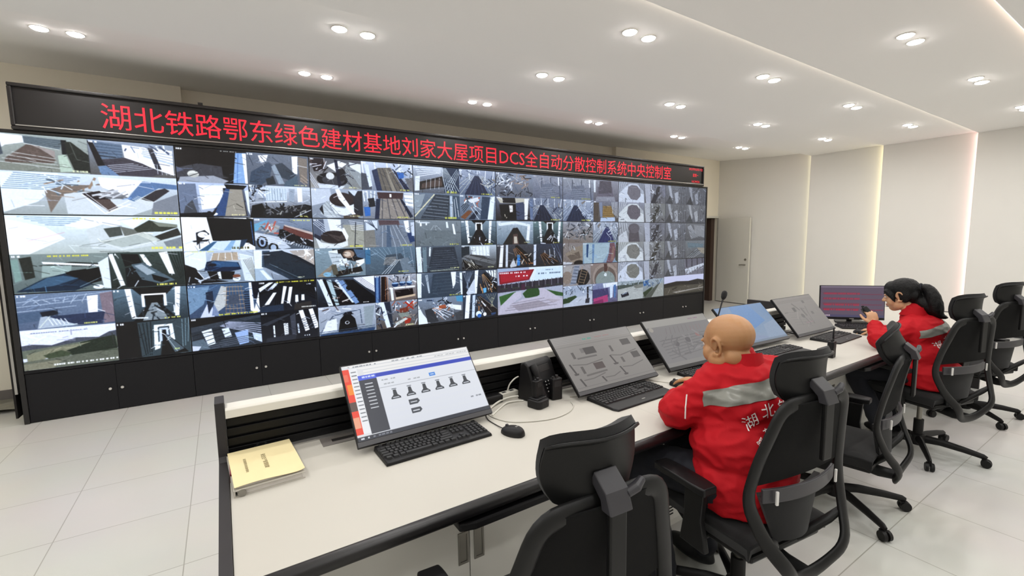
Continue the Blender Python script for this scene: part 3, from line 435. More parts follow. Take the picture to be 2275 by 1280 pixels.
FEED[2, 1] = [(0, 0, .47, .5, 'b 8a939e a5a8a4;p 6a7486 0 6 30 2 24 60 0 60;r cdd5e0 2 4 0 14 24 50 8 4 34 40;p e3e8f2 26 0 54 2 54 52 32 56;p b7c0ca 20 0 28 0 34 58 24 66;p a8a89c 58 20 100 20 100 100 60 100;r d9dde6 1.6 5 70 6 100 14 74 34 100 40;p dadfe0 2 56 14 80 40 88 66 76 66 92 44 104 10 100;e 43393a 40 62 27 22;p 5e5452 26 50 50 60 62 46 66 64 48 78;p e6eaee 52 34 60 30 68 60 64 80 60 60;p 3b4052 2 50 16 62 12 74 0 60;l 2f3440 2.4 84 10 80 98;t dcd858 70 92 96 97;n .03 3'),
              (.47, 0, 1, .5, 'b 8e9aa8 7a838e;p 6d5b60 28 2 68 2 70 20 30 22;p 7f8995 32 20 66 18 96 100 26 100;r a6afba 3 5 36 22 34 100 62 20 86 100;p 5f7288 44 22 50 22 52 100 42 100;p 8d8c86 0 40 20 36 22 100 0 100;p cfd8e4 4 6 26 4 26 36 4 40;r 4a5464 2 4 4 8 26 36 14 4 24 40;p e9eef6 78 4 88 2 90 50 82 44;p 35507c 84 50 96 46 100 80 90 86;p c6cfda 92 10 100 8 100 60 94 60;t d8d870 70 92 92 96;n .03 3'),
              (0, .5, .47, 1, 'b 8fa3ad 7f929a;p 2b2a2e 34 4 96 2 96 56 60 40 34 20;p dfe6ea 26 10 44 6 46 30 32 44;p c2ccd0 26 16 50 20 60 50 40 70 34 60;r 8b959c 2 4 28 16 48 22 36 66 58 52;e a08876 66 22 12 14;e d6c6b4 64 22 7 9;p 5b7894 76 4 100 8 100 40 84 34;p e6ecf0 80 46 98 40 98 54 84 70;p dfe6ee 46 40 62 36 64 60 50 62;p 38342e 34 84 90 66 94 84 40 100;p 9a8f80 2 96 34 54 38 60 20 100;p 6e6a5c 30 60 40 56 44 90 34 94;m 14 44 44 84 84 dde4ea 4a4c50 a69a8e;e 8ab8d0 22 90 8 8;n .03 2;t d0d0d0 68 88 88 92'),
              (.47, .5, 1, 1, 'b 6d8596 5d6d78;p 4d82a4 0 4 10 2 10 60 0 60;r 8fa4b2 2 5 10 8 40 50 44 2 60 60;p 54626e 40 30 70 24 96 100 34 100;r b6b0a8 1.8 7 38 40 60 38 34 64 58 64;r c9d0d4 2 3 60 48 30 100 66 48 42 100;r 8d9ca8 3 3 60 0 62 46 90 2 96 80;p 7d8b96 66 46 84 40 100 100 74 100;t d8d870 64 90 84 94;n .03 3')]
FEED[2, 2] = [(0, 0, .55, .5, 'b 5a6878 2c3038;p d9e2f0 2 6 10 4 26 98 18 98;p 23262e 10 4 16 4 32 98 26 98;p b3c8cc 16 6 24 6 36 96 30 98;p 2a2222 26 12 40 24 62 98 38 98;m 12 28 30 54 90 5d4038 c9c2bc 241c1c;p 7d9cc6 34 8 44 10 72 92 64 98;p cfdcf0 30 10 34 6 62 92 58 92;p 1d1a26 46 8 62 10 100 76 100 100 72 96;e 0f0d14 54 38 5 8;p e3e6ec 62 4 100 0 100 60 84 40;r 9a94a0 1.6 4 66 6 98 56 76 4 100 40;t d8d8d0 78 92 90 95;n .025 3'),
              (.55, 0, 1, .5, 'b b0b4bc 7a6c66;p 2d4a78 0 4 14 4 12 100 0 100;p 6d90bc 4 6 10 6 8 100 2 100;p 35251f 16 6 28 6 28 100 14 100;r b0754c 2 2 26 8 24 92 30 8 30 92;m 26 32 2 100 30 e6eaf0 4a4e58 98a2b0;e 2d4c74 48 38 8 9;e 2d4c74 66 36 8 9;e 2d4c74 82 36 7 8;e 9ab8d8 48 33 8 3;e 9ab8d8 66 31 8 3;e 9ab8d8 82 31 7 3;p e6e8ec 34 48 96 46 96 52 34 54;p 2e221e 46 60 90 56 92 82 50 86;p cdb79c 48 86 96 78 96 86 48 94;p dfe4ea 36 54 42 54 44 96 38 98;n .03 3'),
              (0, .5, .55, 1, 'b b4bcc8 98a2ae;m 10 10 4 50 20 e9edf4 6a5a58 9aa4b4;l 56657a 3 4 84 24 34 50 24 72 20 74 70;p 9aa6ac 78 10 98 8 92 86 80 90;p 17171c 32 94 36 50 44 32 54 32 62 50 66 92;p 2d2e36 40 34 46 24 56 24 60 34;e d8dae0 48 62 4 6;e 17171c 48 62 2.4 4;p dfe4f0 4 92 14 50 30 44 30 88;r 4d5f78 2 2 0 88 98 82 0 94 98 88;p 3b5a80 2 96 98 90 96 100 2 104;l e6e8ee 1.6 8 78 32 60;n .025 3'),
              (.55, .5, 1, 1, 'b 8d98a8 6a6058;p d9e2ee 8 0 20 0 34 96 24 98;p 3a4454 20 2 34 0 40 96 34 98;m 20 0 2 14 96 dfe6f0 2b3448 6e7e96;m 30 38 4 100 46 dfe3ea 3c404a 8a94a4 b46a50;l c63a20 5 70 6 90 36;l c63a20 5 90 6 72 30;p 8c4a38 56 30 76 26 78 44 58 50;m 26 40 46 100 96 d9dde2 3d4854 7c8890 a89484;p b53f28 66 64 84 72 80 88 68 90;p 8f9890 52 48 76 44 80 60 58 64;p c9cec8 44 84 70 66 76 72 50 92;t d8d8a8 70 92 90 97;n .03 3')]
FEED[3, 0] = [(0, 0, .53, .5, 'b bcc6d4 6a707a;r e4eaf4 2.4 5 4 8 60 2 10 40 60 20;p 3f3a38 12 60 62 34 66 74 10 90;p 695a54 18 66 60 42 62 70 16 84;r d9dee2 1.6 4 28 48 26 88 56 40 54 84;p dfe6ee 4 40 14 36 12 92 2 94;p 3e5068 64 0 100 0 100 96 66 96;r d5dbdc 2 6 62 4 70 98 70 2 100 90;r cfd6da 1.8 4 96 4 66 80 100 20 80 98;t dcdc58 72 90 96 97;n .03 3'), (.53, 0, 1, .5, belt('a6b0c2', '6c7a90', '33405e', 'cfd0c4', 48, 22, 0, 'a09078')),
              (0, .5, .53, 1, 'b 7c8a9a 6d7882;p 9aa6ae 0 10 24 4 10 70 0 80;l d6d2b4 5 0 90 44 4;p 4b5560 46 4 78 6 74 98 12 98;r b3bcc6 1.4 7 46 14 76 18 18 84 70 92;p b9c6d2 78 8 84 8 82 96 78 96;p 55687a 84 6 100 6 100 100 86 100;r e9eef2 2 3 84 30 84 92 92 10 98 90;t d8d858 66 90 92 97;n .025 3'),
              (.53, .5, 1, 1, 'b 8d9cae 6d7a8a;p dfe8f4 86 6 98 2 92 98 76 98;p 46586e 62 4 84 6 76 96 56 98;m 18 14 2 56 50 c46a4e e8ecf2 3d4a5c 98a4b0;p d8dce0 22 20 50 8 54 22 30 34;p 8d5f40 2 90 24 60 34 66 14 98;p 2c3a50 22 98 44 62 52 66 40 98;r d6dee6 2.4 3 30 50 52 98 44 44 60 60;r 2a3038 2 4 4 50 18 30 10 70 26 40;n .03 3')]
FEED[3, 1] = [(0, 0, .54, .5, 'b 8c969c 737c80;r a3acb0 3 3 40 20 10 96 44 20 90 98;p e9eef0 10 8 14 8 14 24 10 24;p e3e9ec 22 8 26 8 25 20 22 20;p dfe6ea 66 6 70 6 72 30 67 30;p e6ecf0 80 14 84 14 88 56 83 54;e cfd6da 18 10 14 3;p 7a8488 20 40 80 40 90 100 10 100;t d8d858 74 92 94 96;n .02 4'), (.54, 0, 1, .5, tunnel('8ca0ac', 'eff3fb', '2b2326', '1c1a1e', 50, 22, 6)),
              (0, .5, .54, 1, 'b 66727e 525a64;p dbe4ea 0 4 10 2 12 100 2 100;p 7b8f98 14 4 22 4 22 100 14 100;p 454d58 36 6 84 4 96 100 24 100;r 5f6974 2 9 40 20 80 18 26 90 92 88;p dfe6ea 28 4 32 4 30 40 27 40;r b8c0ae 1.6 2 28 96 84 92 30 98 90 96;t d8d8a0 74 86 94 90;n .02 3'),
              (.54, .5, 1, 1, 'b b9c4cc 4a4a4c;p dfe6ea 26 6 80 4 80 46 30 40;r 9fabb2 1.6 6 30 6 32 44 78 4 80 48;p 3a444c 0 6 22 4 22 40 0 50;p 5a5c5e 2 44 20 36 60 44 98 72 92 92 60 84 20 60;r 8f9294 2 4 6 44 94 82 14 40 98 72;p 2b2826 2 56 30 74 60 90 40 100 10 96;r a8a496 2 4 6 60 30 98 24 66 50 96;m 8 0 70 50 98 c8c4b8 1a1a1c;n .03 3;t d0d0a0 74 90 90 94')]
FEED[3, 2] = [(0, 0, .54, .5, 'b 6a7888 4f5c6a;p dfe6ee 0 2 10 2 8 96 0 96;r cfdbe2 2 3 18 10 24 80 22 8 26 80;p 4c5a68 34 6 76 2 84 96 26 100;r 5f6c78 2 6 38 20 74 18 30 84 84 80;p e6ecf2 74 2 86 2 84 50 78 70;p dfe6ea 94 4 100 4 100 96 96 96;t c8c858 70 92 94 96;n .02 3'), (.54, 0, 1, .5, 'b 4c5868 2e3642;r 8c9aac 2 6 4 10 20 90 30 4 10 70;p e6ecf6 36 2 46 0 40 98 32 98;p c6ced8 10 92 34 34 36 96 14 100;p 1d1a1c 58 14 66 12 100 70 100 98 86 90;r c0986c 2.4 4 56 20 66 96 60 18 96 84;m 16 50 34 96 96 cfa070 dfe4ec 3a2f2c;p e6ecf8 66 4 100 4 100 40 84 30;r 3d4654 3 5 66 4 70 30 98 4 98 40;p 6fb8e0 58 78 68 76 68 96 60 98;n .03 3'),
              (0, .5, .54, 1, 'b 8a98a8 676a70;p dfe6f0 0 20 10 60 26 100 0 100;m 26 20 2 70 40 d8dee8 3a4a62 8797ae 2b3038;p 58a0c4 84 0 100 0 100 26 86 22;m 34 30 30 80 90 dfe3e8 4c5058 b87c58 878d94;p b86a48 44 34 60 30 62 44 48 48;p 4a4e54 14 46 30 40 44 96 20 100;p e4eaf2 66 30 96 40 96 60 72 52;r cfd6e0 3 4 30 44 60 92 40 40 78 70;p 55595e 80 70 100 60 100 100 84 100;n .03 2'), (.54, .5, 1, 1, 'b 4a5a6e 38424e;p eef2fc 10 2 22 0 16 98 4 98;p c9d6e2 28 4 36 2 32 98 24 98;p 2b2528 40 10 50 8 100 74 100 100 70 94;r a89a8c 2 3 42 14 66 96 48 10 98 70;r a8a890 1.8 5 66 4 90 60 96 4 80 60;m 12 36 30 60 80 dfe4ea 4a3a34 a07858;e dfeaf4 44 84 8 12;e 3a78c0 46 92 6 8;e eef2f6 62 88 5 8;p 3f5a80 80 86 96 84 94 94 82 96;n .03 3')]
FEED[4, 0] = [(0, 0, .53, .5, 'b 98a2b2 70747e;m 44 2 4 40 60 e6ebf4 3f4754 8a95a6;m 24 42 6 92 56 9a7f6a dcd6d0 3a3230 b59c88;m 30 4 60 96 98 c9d2e0 2a3242 6a7688 20242c;n .04 2'), (.53, 0, 1, .5, haze('9ba0ac', '747b8c', 'b0b0b4')),
              (0, .5, .53, 1, 'b 7c8698 3a3438;p c4c0b0 2 6 92 4 80 28 10 28;p 26262a 16 6 50 4 52 26 18 26;p 1c1715 8 34 52 30 54 98 14 98;p e6e2dc 34 36 44 36 44 64 36 66;p 56607a 52 26 74 20 76 96 54 98;p eaf0fc 76 6 88 4 84 96 76 96;p 7486a4 90 8 100 6 100 96 92 96;m 8 14 76 46 96 c9c0b0 1a1614;n .02 3'), (.53, .5, 1, 1, belt('8a94a6', '6d778a', '2e374e', 'c6c9c4', 36, 30, -6, 'a89c88'))]
FEED[4, 1] = [(0, 0, .53, .5, 'b b4c2cc 7a8a96;p dfe9ee 4 10 50 0 92 14 90 24 50 12 6 22;r 8fa0aa 2 5 8 20 16 70 86 20 80 70;p 3a3634 44 30 56 28 84 100 16 100;p e6f0f4 84 20 92 20 88 90 80 80;p 6a5650 44 56 56 54 60 100 42 100;p c9c0b0 46 66 54 66 56 96 46 96;t d8d8a8 74 90 90 94;n .025 3'), (.53, 0, 1, .5, tunnel('7a9494', 'eef4f4', '2a2220', '1f1a18', 56, 18, 7)),
              (0, .5, .53, 1, 'b 5a5c64 3c3a3c;p e9eff8 10 4 18 2 14 96 4 96;p cfd6de 24 2 30 2 28 98 22 98;p 241a18 48 6 56 4 96 60 94 96 60 60;r c08a58 2.4 4 44 20 60 96 52 14 92 80;m 16 50 40 96 96 c4864e 2a201c d8d0c4;p 3a8ad0 54 58 62 56 62 92 54 94;e 5a8cb8 58 52 5 7;p c8ccd0 34 92 44 60 52 96 36 100;n .03 3'), (.53, .5, 1, 1, 'b 4a5264 3e3a3c;p cfd8e6 2 4 10 2 8 96 0 96;r dfe6f2 3 3 38 30 40 70 70 20 72 66;p 2b2220 26 44 36 40 86 92 70 100 30 70;r b8875a 2.4 4 24 48 40 98 34 40 84 86;m 14 30 50 96 96 b07a4a 2a2624 8f96a4;r 6d7ca0 2 3 60 0 92 90 80 4 96 60;n .03 3')]
FEED[4, 2] = [(0, 0, 1, 1, 'b a9b8d0 b4b0b8;p d9e4f4 46 0 100 0 100 30 48 34;p cfe0ee 58 5 99 3 99 28 52 34;p a01c34 2 8 54 5 46 28 3 34;p c02840 4 12 50 8 44 26 5 30;t f2ecec 3 9 42 12;t f0e8e8 26 17 33 20;t f0e8e8 37 17 43 20;t 6f8296 60 14 74 17;t 6f8296 78 14 94 17;t 7e90a4 72 7 84 9;p 4a4450 0 36 100 28 100 46 0 52;r 3a3644 2.6 14 6 34 6 46 96 27 96 46;r 8d8c98 1.6 9 10 32 10 44 92 26 92 44;r 4d5a48 2 6 4 44 14 44 88 42 98 44;p 5d3450 34 36 40 36 40 50 34 50;p 4b7a44 2 60 26 52 22 66 4 80;p 42693a 36 58 44 48 60 48 64 62 54 70 40 68;p 44703e 70 52 100 64 100 72 86 68;p c4bfcc 24 54 34 52 34 66 14 84 2 92 4 80;p c2bcc8 62 48 70 50 94 74 100 78 100 98 0 98 2 90 36 70 62 66;p a8a0a8 20 82 60 76 80 90 30 96;p b6aeb6 70 74 96 80 84 86;r 9a949e 1.4 4 20 78 70 72 10 92 90 90;n .025 4')]
FEED[5, 0] = [(0, 0, .53, .5, haze('a3a8b0', '7d8496', 'bcc2ca')), (.53, 0, 1, .5, 'b a0a2ac 74727a;p dfe6f4 0 4 8 2 8 60 2 60;p 7c7884 16 34 74 30 84 96 12 100;p 6a6670 24 4 70 2 74 60 20 66;r 8f8e98 2 3 76 6 84 96 90 4 98 90;p 9a9ca6 12 80 84 76 88 100 8 100;n .025 4'),
              (0, .5, .53, 1, belt('a9b4c4', '7d8aa0', '33405c', 'cdd6e0', 44, 26, -4)), (.53, .5, 1, 1, 'b 8a8c98 6a645e;p 6a6058 0 10 22 8 20 90 0 92;p 8d97aa 22 8 34 6 36 90 28 96;p a58a58 38 24 70 22 84 76 36 80;r 7a6038 2 5 40 34 74 32 38 70 82 70;p b8c8dc 30 80 86 78 88 98 26 100;r dfe6f0 3 4 74 4 78 60 94 2 96 80;n .03 3')]
FEED[5, 1] = [(0, 0, .52, .5, 'b a3a6ae 90867e;m 50 2 4 70 80 e3e8f0 2b3038 8f98a4 5c6470;p 8c8078 0 80 50 84 70 100 0 100;m 20 66 10 100 96 dfe6ee 3f5a60 7c8a94 1f2428;n .04 2'), (.52, 0, 1, .5, belt('b4bcc8', '7d8894', '3a4478', 'dfe4ea', 54, 24, 2)),
              (0, .5, .34, 1, 'b 98908c 8c8078;p 9d9080 10 50 60 20 100 10 100 90 40 90;p 7d7064 20 60 80 40 90 70 40 84;m 14 0 4 60 34 c8ccd0 6a6460 a8a49c;p c6c8cc 0 86 50 92 40 100 0 100;e 2f2826 80 96 26 14;n .03 3'), (.34, .5, 1, 1, 'b 9ab0ba 88a4ba;p a8bcc4 0 8 76 4 72 50 56 100 4 100;p 2f5a88 10 8 16 8 14 72 10 68;p 7496b8 26 8 32 8 30 100 26 100;p 85606a 76 4 90 2 96 60 84 100 66 100 74 50;p 9c7c74 84 20 90 20 88 90 78 96;p 5c6058 94 2 100 0 100 100 92 90;n .02 3')]
FEED[5, 2] = [(0, 0, .48, .5, 'b a6a2a2 a09894;p b0aca8 0 10 34 4 20 70 0 80;e 9a8c80 14 60 18 30;e 2b2c30 70 64 27 40;p 9aa2b0 40 6 60 4 46 92 24 96;r 4d5868 2.6 6 42 10 58 12 26 86 46 90;r b89a7c 3 2 70 10 52 96 90 30 74 96;r c8a880 2 5 66 30 86 40 56 84 76 90;n .03 3'), (.48, 0, 1, .5, 'b 9c8c84 8d847c;e a89a90 54 70 46 70;e 7d6e66 54 76 40 60;e 94a09c 54 88 36 50;p 6a4c46 48 2 60 2 62 40 50 44;e dfe8e8 54 58 5 8;r b39a88 2.4 2 70 0 58 50 90 4 96 60;n .025 3'),
              (0, .5, .52, 1, 'b aab6c8 b8bec8;m 30 0 4 100 34 dfe6f2 3f4654 6d7a8a 8fa0b4;p 3a5a34 0 60 40 48 46 56 20 80 0 84;p c0c6d0 20 84 46 58 100 50 100 100 0 100;p 30303a 80 10 86 10 86 84 80 84;p 4a4a54 76 70 90 66 88 92 74 90;n .02 3'), (.52, .5, 1, 1, 'b 8a94b4 74708e;p dfe6f4 40 2 100 0 100 20 44 24;p 55527e 0 30 60 26 66 70 0 84;p c04a84 2 74 60 60 62 96 8 100;p 9a3070 2 90 40 80 44 100 4 100;p cfdbe8 68 16 82 14 80 76 70 80;p 5b86b8 84 14 94 12 92 80 86 80;r 8f9ab8 2 5 4 4 6 30 50 4 52 28;n .03 3')]
for r_ in range(3):
    g = ('8a8c98', '84868e', '8d8f8e')[r_]; o1 = ('86848c', '807e84', '8b8c84')[r_]
    FEED[6, r_] = [(0, 0, .53, .5, oval('a6abb4', o1, 'cfd6e0') if r_ != 1 else 'b a2a6ac 8e9092;r dfe4ea 3 4 4 0 10 60 30 4 34 40;p 6a666c 42 12 74 10 84 100 40 100;e 77747a 60 30 22 26;p c6cace 0 70 30 40 40 100 0 100;n .03 3'), (.53, 0, 1, .5, gear(g, 'b4b8c2', '4a4c54')),
                   (0, .5, .53, 1, oval('a8aca8' if r_ else 'a4a8b4', '8c8c86' if r_ else '7a767e', 'd3d8d8')), (.53, .5, 1, 1, gear('8c8e8c', 'b8bcc0', '50524f'))]
    FEED[7, r_] = [(0, 0, .5, .5, grey_fold()), (.5, 0, 1, .5, grey_fold('808288', 'a8abb2', '55575c') if r_ == 0 else 'b 86878a 6e6f72;r c8ccd0 3 6 10 20 30 90 24 10 60 80;p 9c9ea0 40 10 96 14 98 84 50 70;n .03 3'),
                   (0, .5, .5, 1, grey_fold('84868a', 'b0b3b8', '5c5e62')), (.5, .5, 1, 1, grey_fold('8c8d90', 'b4b6b8', '606266') if r_ != 1 else 'b 8a8f92 77787a;p 7a8c94 10 10 96 20 90 40 14 40;r 3f4448 2 6 14 90 40 60 40 96 70 56;r c9ced0 2 4 10 96 60 50 40 98 96 60;p a8a090 60 40 100 44 100 80 80 70;n .03 3')]
FEED[6, 2] = FEED[6, 2][:2] + [(0, .5, .53, 1, 'b aab6bc a8aca8;p 5d6a64 0 20 100 10 100 30 0 40;m 20 0 2 100 24 cfdae2 5c6a70 8a9aa2;p b8bcb8 0 40 60 30 100 34 100 100 0 100;p 8d9088 60 26 100 20 100 40 70 44;p 2f3444 12 66 40 56 44 76 16 84;p 8490a0 16 64 36 58 36 64 18 70;n .02 3'), (.53, .5, 1, 1, 'b a3b0b8 90948e;p 3f78b0 0 10 24 4 26 30 4 36;m 26 0 10 90 40 d3dce2 4f5a5c 8796a0 3f6a9a;p 6a6e64 4 100 70 30 78 30 40 100;p a8aaa2 40 100 78 30 96 26 100 100;p 4a5a40 0 70 40 44 50 48 8 96;n .02 3')]
FEED[7, 2] = FEED[7, 2][:1] + [(.5, 0, 1, .5, 'b 7a7884 8e8c94;r 4c4a56 8 4 8 0 10 50 90 0 92 50;p cfd3da 0 60 98 30 100 44 10 90;r 5d5c64 2 7 8 66 14 96 90 36 98 60;m 12 0 50 100 96 b8bac2 63626a;n .03 3'), (0, .47, 1, 1, 'b d4d4ee cfd0e6;p 3a3634 0 40 30 30 60 34 84 26 100 34 100 70 0 66;p 5e594c 0 60 40 50 100 60 100 100 0 100;r 8c8478 2 5 0 66 100 56 0 96 100 86;p b9b2a8 20 86 100 74 100 78 30 92;m 16 0 50 100 98 4a463e 6d675a 9a9284;n .025 3')]
SUBJ = ['a stone bin and hopper', 'a loading hopper and belt hood', 'a truss gallery and green hills', 'a rock feeder and grey crusher', 'a black hood over a belt', 'skylights of a dark shed', 'a round crusher and belt', 'a white drum and belt', 'blue motors and an orange frame',
        'a brown tray and belts', 'a hazy gallery and curved belt', 'a grey stairway and tangled belts', 'a jumble of machinery', 'a belt tunnel and orange belts', 'a red gate banner over lawns', 'a hazy gallery and ochre tray', 'a blue tank over rubble',
        'a ladder over a dark pit', 'an upper pair of grey chutes', 'a dark chute beside white steel', 'a grey chute above street scenes', 'grey folded liners', 'grey liners and pale roofs', 'grey rails above a hillside']
COLN = ['leftmost', 'second from left', 'third from left', 'fourth from left', 'fifth from left', 'third from right', 'second from right', 'rightmost']
for c in range(8):
    for r in range(3):
        W_, H_ = (400, 226) if c < 4 else (320, 180)
        P = Paint(W_, H_)
        for (x0, y0, x1, y1, dsl) in FEED[c, r]:
            P.region(x0, y0, x1, y1); P.run(dsl)
            if x0 > 0: P.line((.1, .1, .14), .8, [(0, 0), (0, 100)])
            if x1-x0 < .9 and not (c > 5): P.run('t eceef2 1.5 3 9 8')
            k = 0 if x1-x0 > .9 and (r == 2 or c > 3) else int((12 if x1-x0 > .9 else 34)*(x1-x0)*(y1-y0)*4)           # fine structure: rails, seams, cables
            lum = P.a.copy(); rx0, ry0, rx1, ry1 = P.clip()
            for _ in range(k):
                x, y = RNG.uniform(2, 98, 2); an = RNG.choice([.15, 1.45, .7, 2.4])+RNG.normal(0, .12); L_ = RNG.uniform(4, 20)
                px_, py_ = min(rx1-1, int(rx0+x/100*(rx1-rx0))), min(ry1-1, int(ry0+y/100*(ry1-ry0))); base = lum[py_, px_]
                P.line(tuple(np.clip(base*RNG.choice([.7, .82, 1.14, 1.25])+RNG.normal(0, .02), 0, 1)), RNG.uniform(.6, 1.8), [(x, y), (x+cos(an)*L_, y+sin(an)*L_)])
        P.full(); a = np.clip((np.clip(P.a, 0, 1)**1.22-.45)*1.24+.45, 0, 1)
        a = a*.8+a.mean(2, keepdims=True)*.2
        for _ in range(2): a = a*.4+(np.roll(a, 1, 0)+np.roll(a, -1, 0)+np.roll(a, 1, 1)+np.roll(a, -1, 1))*.15      # the softness of a camera picture
        fall = (1.06, 1.03, 1.0, .98, .95, .92, .9, .86)[c]        # viewing-angle dimming put into the picture colours, stronger to the right
        x, z = c*PW, ZT-(r+1)*PH
        t = thing('video_display', f'wall display showing {SUBJ[c*3+r]}, {("top", "middle", "bottom")[r]} row, {COLN[c]}', 'display', (x, 0, z), 0, 'video wall displays')
        obj('housing', M().rng((.0015, 0, .0015), (PW-.0015, .09, PH-.0015)), MT['bezel'], t)
        e = .0045
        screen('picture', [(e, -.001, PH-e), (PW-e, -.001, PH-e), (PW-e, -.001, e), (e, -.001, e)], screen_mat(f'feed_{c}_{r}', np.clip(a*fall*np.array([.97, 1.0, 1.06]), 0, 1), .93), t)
# ------------------------------------------------------------------ the console: worktop, riser, cabinets
DX0, DX1, DYF, DYB, DZ = 1.50, 7.86, -4.39, -3.60, .75
wt = thing('console_worktop', 'long white console worktop with a black rounded front edge', 'worktop', (DX0, DYF, 0))
def L(p): return (p[0]-DX0, p[1]-DYF, p[2])
obj('top_board', M().rng(L((DX0, DYF, .715)), L((DX1, DYB, DZ))), MT['white'], wt, bevel=.002)
ed = M(); ed.tube([L((DX0, DYF-.008, .728)), L((DX1, DYF-.008, .728))], .0235, 16, flat=.95)
ed.rng(L((DX0, DYF, .700)), L((DX1, DYF+.03, .7145)))
obj('front_edge', ed, MT['edge'], wt, smooth=40)
tag(obj('console_end_panel', M().prism([(0, 0), (0, .756), (.74, .756), (.76, .77), (.77, .975), (.87, .975), (.87, 0)], -.032, -.001, 'x'), MT['panel'], None, (DX0, -4.40, 0), bevel=.002), 'black end panel of the worktop beside the yellow report', 'panel', 'end panels of the console')
tag(obj('console_end_panel', M().rng((.001, 0, 0), (.03, .8, .756)), MT['panel'], None, (DX1, -4.40, 0), bevel=.002), 'black end panel at the far right end of the worktop', 'panel', 'end panels of the console')
for sx in (3.17, 4.85, 6.5): obj('seam', M().rng(L((sx, DYF+.002, DZ-.001)), L((sx+.0016, DYB-.06, DZ+.0004))), MT['cable_g'], wt)
obj('cable_channel', M().rng(L((DX0, -3.64, DZ)), L((5.62, DYB, DZ+.006))), MT['silver'], wt)
MON = [(2.22, -3.877, .03, .71), (3.291, -3.926, .02, .79), (4.006, -3.925, -.03, .74), (4.872, -3.855, -.04, .777), (5.56, -3.897, -.01, .692)]
for mx, my, _, _ in MON:
    pl = obj('slot_plate', M().rng(L((mx-.40, -3.722, DZ)), L((mx+.18, -3.642, DZ+.003))), MT['skirt'], wt, bevel=.001)
    obj('slot', M().rng(L((mx-.36, -3.697, DZ+.0032)), L((mx+.14, -3.672, DZ+.004))), MT['dark'], pl)
obj('grommet', M().lathe([(.013, 0), (.0215, 0), (.0215, .012), (.018, .016), (.0135, .014), (.013, 0)], 28, L((1.612, -3.622, DZ+.012))), MT['chrome'], wt, smooth=50)
ri = thing('slatwall_riser', 'low black slatted partition along the back of the white worktop', 'partition', (DX0, -3.6, 0))
sl = M().rng((0, .0, 0), (4.12, .03, .915))
for k in range(4): sl.rng((0, -.014, .757+k*.039), (4.12, 0, .757+k*.039+.03))
obj('slat_board', sl, MT['slat'], ri, bevel=.002)
obj('top_rail', M().prism([(-.036, .912), (-.036, .944), (-.028, .952), (.034, .952), (.034, .912)], 0, 4.12, 'x'), MT['rail'], ri, bevel=.002)
obj('end_bracket', M().rng((4.121, .031, 0), (4.15, .34, .985)), MT['panel'], ri, bevel=.003)
CABS = [(1.505, 3.02), (3.022, 4.52), (4.522, 6.02), (6.022, 7.84)]
CLAB = ['grey two-door cabinet under the worktop beside the black end panel', 'grey two-door cabinet with a vent under the worktop by the bald man', 'grey two-door cabinet under the worktop left of the woman', 'grey two-door cabinet at the far right end under the worktop']
for i, (a, b) in enumerate(CABS):
    t = thing('console_cabinet', CLAB[i], 'cabinet', (a, -4.12, 0), 0, 'grey cabinets under the worktop'); w_ = b-a
    obj('carcass', M().rng((0, .02, 0), (w_, .50, .71)), MT['cab'], t)
    for k in range(2):
        x0, x1 = (.003, w_/2-.002) if k == 0 else (w_/2+.002, w_-.003)
        dr = obj('door', M().rng((x0, 0, .05), (x1, .019, .70)), MT['cab'], t, bevel=.002)
        hx = w_/2-.028 if k == 0 else w_/2+.04
        h = M().rng((hx-.022, -.004, .325), (hx+.022, .001, .335)).rng((hx-.022, -.004, .445), (hx+.022, .001, .455)).rng((hx-.022, -.004, .335), (hx-.014, .001, .445)).rng((hx+.014, -.004, .335), (hx+.022, .001, .445)).rng((hx-.014, -.001, .335), (hx+.014, .001, .445))
        obj('handle', h, MT['steel'], dr, bevel=.001)
        v = M()
        for q in range(5): v.rng((x0+.25, -.0015, .085+q*.018), (x0+.46, .001, .092+q*.018))
        obj('vent', v, MT['dark'], dr)
for k, (tx, ln, lab) in enumerate([(2.40, .62, 'black pull-out tray under the worktop edge by the nearest chair'), (5.30, .5, 'black pull-out tray under the worktop edge beside the woman')]):
    tag(obj('keyboard_tray', M().prism([(-ln/2, -.10), (-ln/2+.05, -.115), (ln/2-.05, -.115), (ln/2, -.10), (ln/2, .16), (-ln/2, .16)], 0, .028).rng((-ln/2+.03, .1, .028), (ln/2-.03, .15, .05)), MT['plastic'], None, (tx, -4.30, .665), bevel=.006), lab, 'tray', 'pull-out trays')
